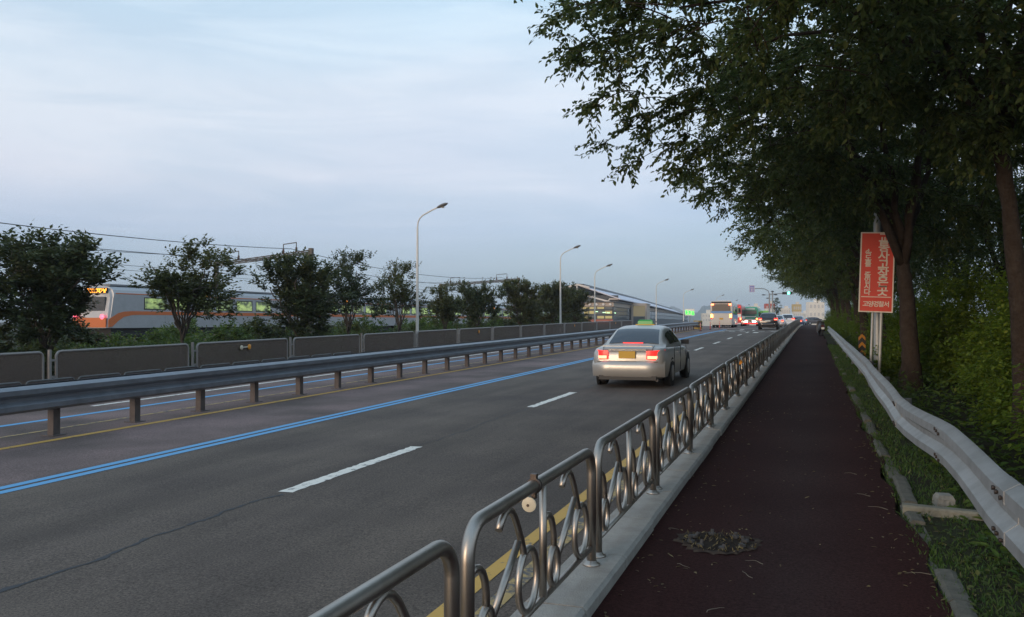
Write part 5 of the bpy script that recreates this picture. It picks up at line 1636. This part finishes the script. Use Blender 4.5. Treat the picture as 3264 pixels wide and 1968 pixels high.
# local: +y along the hall (away), +x towards the road
def quadbox(b, pts8): b.add(pts8, [(0, 1, 3, 2), (4, 6, 7, 5), (0, 4, 5, 1), (2, 3, 7, 6), (0, 2, 6, 4), (1, 5, 7, 3)])
rid, eav = 12.3, 8.3
b = MB(); b.loft([[(-16, y, eav - dz), (0, y, rid - dz), (12.5, y, 8.0 - dz), (12.5, y, 7.75 - dz), (0, y, rid - .35 - dz), (-16, y, eav - .3 - dz)] for y, dz in ((-3, 0), (LS * .4, .7), (LS, 2.6))], smooth=False)
b.build('roof', M['st_roof'], stn)
b = MB(); b.loft([[(-1.2, y, rid + .35 - dz), (1.0, y, rid + .30 - dz), (1.3, y, rid - .25 - dz), (1.3, y, rid - .6 - dz), (-2, y, rid - .6 - dz)] for y, dz in ((1.5, 0), (LS * .4, .7), (LS, 2.6))], smooth=False)
b.build('roof_ridge', M['st_dark'], stn)
for x0, z0, x1, z1 in ((-4.5, rid - .9, 0, rid + .12), (0, rid + .12, 3.6, rid - .75), (1.0, rid - 2.6, 9.8, 7.3)):
    b = MB(); b.prism([(x0, z0), (x1, z1), (x1, z1 - .45), (x0, z0 - .45)], 'y', -3.6, -2.9); b.build('gable_trim', M['st_white'], stn)
MB().tube([(0, -3.2, 7), (0, -3.2, rid)], .28, 8).build('gable_post', M['st_white'], stn)
MB().tube([(8.0, -2.0, 6.4), (9.2, -2.2, 8.0), (12.0, -2.0, 8.0)], .26, 8).build('roof_strut', M['st_white'], stn)
MB().box((-1.5, -1.2, 4.6), (26, .4, 9.0)).build('gable_wall', M['st_dark'], stn)
# lit glass block at the front corner
bx0, bx1, by0, by1 = 2.6, 11.4, -11.0, 22.0
MB().box(((bx0 + bx1) / 2, (by0 + by1) / 2, 7.02), (bx1 - bx0 + 1.8, by1 - by0 + 1.6, .22)).build('block_roof', M['st_dark'], stn)
MB().box(((bx0 + bx1) / 2, (by0 + by1) / 2, 6.30), (bx1 - bx0 + .6, by1 - by0 + .5, 1.1)).build('fascia', M['st_beige'], stn)
MB().box(((bx0 + bx1) / 2, (by0 + by1) / 2, 2.9), (bx1 - bx0, by1 - by0, 5.8)).build('block_core', M['st_dark'], stn)
for i in range(5):
    MB().lathe([(.36, -.3), (.38, 0), (.36, .3)], (bx0 + .6 + 1.9 * i, by0 - .35, 6.35), 'y', 12).build('round_soffit_lamp', M['st_white'], stn)
MB().box(((bx0 + bx1) / 2, by0 - .06, 1.55), (bx1 - bx0 + .1, .12, 1.3)).build('red_plinth', M['st_brick'], stn)
for r0, z, h in ((0, 5.35, .62), (1, 4.15, .9), (2, 2.8, .8)):
    for i in range(4):
        w0 = (bx1 - bx0) / 4
        f_ = MB().box((bx0 + w0 * (i + .5), by0 - .05, z), (w0 - .12, .08, h)).build('window', M['st_dark'], stn)
        MB().box((bx0 + w0 * (i + .5), by0 - .10, z), (w0 - .3, .06, h - .1)).build('pane', M['st_lit'] if (r0 + i) % 7 != 3 else M['st_glass'], f_)
for x, z in ((6.9, 4.35), (9.1, 4.1), (10.2, 4.0)):
    MB().box((x, by0 - .2, z), (.9, .06, .16)).build('tube_light', M['st_tube'], stn)
for i in range(6):
    y0_ = by0 + .5 + 5.4 * i
    f_ = MB().box((bx1 + .05, y0_ + 2.5, 4.0), (.08, 5.1, 3.3)).build('window', M['st_dark'], stn)
    for j in range(3):
        MB().box((bx1 + .10, y0_ + 2.5, 2.9 + 1.1 * j), (.06, 4.8, .9)).build('pane', M['st_glass'], f_)
MB().box((bx1 + .2, by0 + 3.2, 4.0), (.06, 1.6, .2)).build('tube_light', M['st_tube'], stn)
# portal
pb = MB()
for x in (12.3, 16.6): pb.box((x, 23.0, 3.5), (.55, 1.2, 7.0))
pb.box((14.45, 23.0, 6.9), (4.9, 1.2, .75))
pb.box((14.45, 27.0, 7.1), (5.2, 8.4, .25))
pb.box((16.7, 27.2, 3.5), (.3, 7.2, 7.0))
pb.build('portal', M['st_beige'], stn)
MB().box((14.45, 23.4, 4.9), (3.8, .15, 3.3)).build('portal_glass', M['st_portal'], stn)
MB().box((14.45, 23.4, 1.7), (3.8, .15, 3.0)).build('portal_glass', M['st_glass'], stn)
# long wing
MB().box((10.6, (34 + LS) / 2, 6.3), (1.0, LS - 34, 1.2)).build('wing_fascia', M['st_beige'], stn)
MB().box((9.6, (34 + LS) / 2, 3.2), (2.0, LS - 34, 6.2)).build('wing_wall', M['st_dark'], stn)
for i in range(24):
    y0_ = 36 + 11 * i
    f_ = MB().box((10.65, y0_ + 5, 4.2), (.12, 10.2, 3.0)).build('window', M['st_dark'], stn)
    for j in range(2):
        MB().box((10.74, y0_ + 5, 3.4 + 1.45 * j), (.08, 9.8, 1.25)).build('pane', M['st_glass'], f_)
for y in (40, 58, 76):
    MB().box((10.9, y, 4.3), (.08, 3.0, .3)).build('tube_light', M['st_tube'], stn)
# green neon board
nb = thing('neon_board', 'white rooftop board with bright green glowing characters', 'sign', (-32.5, 243, 0))
MB().tube([(0, .15, 0), (0, .15, 4.0)], .12, 8).build('post', M['pole_grey'], nb)
MB().box((0, 0, 4.55), (2.7, .18, 1.9)).build('board', M['bus_white'], nb)
for x0, z0, x1, z1 in ((-1.2, 5.0, -.7, 4.9), (-1.2, 4.6, -.5, 4.5), (-.95, 5.1, -.9, 4.0), (-.3, 4.9, .3, 4.75), (-.2, 4.5, .4, 4.3), (0, 4.9, .05, 3.9), (.6, 4.7, 1.2, 4.6), (.6, 4.3, 1.25, 4.15), (.9, 4.8, .95, 3.85), (-1.2, 4.15, -.4, 4.0), (.5, 3.95, 1.25, 3.85)):
    MB().tube([(x0, -.13, z0), (x1, -.13, z1)], .10, 6).build('glowing_stroke', M['neon'], nb)

# ------------------------------------------------------------------ far apartment blocks and hills
yaw = R(19.4)
def far(xpix, depth):
    u = (xpix - 1232) / 2050.0
    xc = u * depth
    return (xc * math.cos(yaw) - depth * math.sin(yaw), depth * math.cos(yaw) + xc * math.sin(yaw))
def block(label, x0, x1, ytop, depth, m, topm=None, toph=0.0, floors=8):
    t, s = far((x0 + x1) / 2, depth)
    W = (x1 - x0) / 2050 * depth
    H = (775 - ytop) / 2050 * depth + 1.6
    o = thing('apartment_block', label, 'building', (t, s, 0.2), yaw, 'apartment blocks beyond the junction')
    MB().box((0, W * .3, H / 2), (W, W * .6, H)).build('wall', m, o)
    MB().box((W * .12, W * .3, H + .6), (W * .35, W * .3, 1.2)).build('stair_tower', m, o)
    if topm:
        MB().box((0, W * .3, H - toph / 2), (W + .15, W * .6 + .15, toph)).build('top_band', topm, o)
    nf = max(int(H / 3.0), 3)
    nw = 4
    for i in range(1, nf):
        for j in range(nw):
            MB().box((-W / 2 + W * (j + .5) / nw, -.04, H * (i + .45) / nf), (W / nw * .5, .08, H / nf * .42)).build('window', M['tower_win'], o)
    return o
block('wide white block left of the cream coach', 1690, 1716, 754, 300, M['tower2'])
block('cream apartment block right behind the green bus', 1807, 1829, 737, 380, M['tower1'])
block('white apartment block with a red top behind the signal mast', 1843, 1865, 731, 360, M['tower2'], M['red_clad'], 2.0)
block('low grey-white block behind the white hatchback', 1881, 1902, 742, 430, M['tower1'])
block('apartment block with an ochre yellow top', 1909, 1928, 732.5, 420, M['tower1'], M['ochre'], 3.6)
block('lowest pale block between the ochre topped block and the big one', 1928, 1946, 753, 450, M['tower2'])
block('largest pale block beside the tree trunks at the end of the path', 1947, 1984, 727, 330, M['tower2'])

def hill(pts, depth, seed):
    """a wooded ridge: outline given as (column, height above the horizon) pairs of its skyline, with depth behind it"""
    rg = np.random.default_rng(seed)
    xs = np.array([q[0] for q in pts], float); hs = np.array([q[1] for q in pts], float)
    X = np.linspace(xs[0], xs[-1], 90)
    Hh = np.interp(X, xs, hs)
    for f, a in ((0.11, 0.05), (0.31, 0.035), (0.9, 0.02)):
        Hh = Hh * (1 + a * np.sin(X * f + rg.uniform(0, 6)))
    rows_ = []
    for k, q in enumerate((0.0, .35, .65, .88, 1.0, .8, .4, 0.0)):
        dd = depth + (k - 4) * 110
        rows_.append([(*far(x, dd), h / 2050 * depth * q + (4 if q > 0 else -3)) for x, h in zip(X, Hh)])
    return tag(MB().grid(rows_).build('hill', M['hill']), kind='structure')
hill([(1480, 0), (1540, 12), (1585, 20), (1612, 33), (1624, 34), (1640, 27), (1665, 22), (1700, 14), (1740, 0)], 2700, 4)
hill([(1660, 0), (1690, 34), (1705, 39), (1730, 38), (1750, 37), (1790, 26), (1850, 16), (1920, 0)], 2300, 5)
hill([(-200, 0), (100, 10), (500, 13), (900, 9), (1300, 12), (1500, 0)], 3000, 6)
hill([(1780, 0), (1900, 14), (2100, 20), (2400, 16), (2700, 0)], 2900, 8)

# ------------------------------------------------------------------ evening haze over the plain
hm = bpy.data.materials.new('haze')
hm.use_nodes = True
hm.node_tree.nodes.clear()
ho = hm.node_tree.nodes.new('ShaderNodeOutputMaterial')
hv = hm.node_tree.nodes.new('ShaderNodeVolumePrincipled')
hv.inputs['Color'].default_value = (0.86, 0.92, 1.0, 1)
hv.inputs['Density'].default_value = 0.00034
hm.node_tree.links.new(hv.outputs[0], ho.inputs['Volume'])
hb_ = MB().box((0, 3300, 39), (9000, 8000, 82)).build('haze', hm)
tag(hb_, kind='stuff')
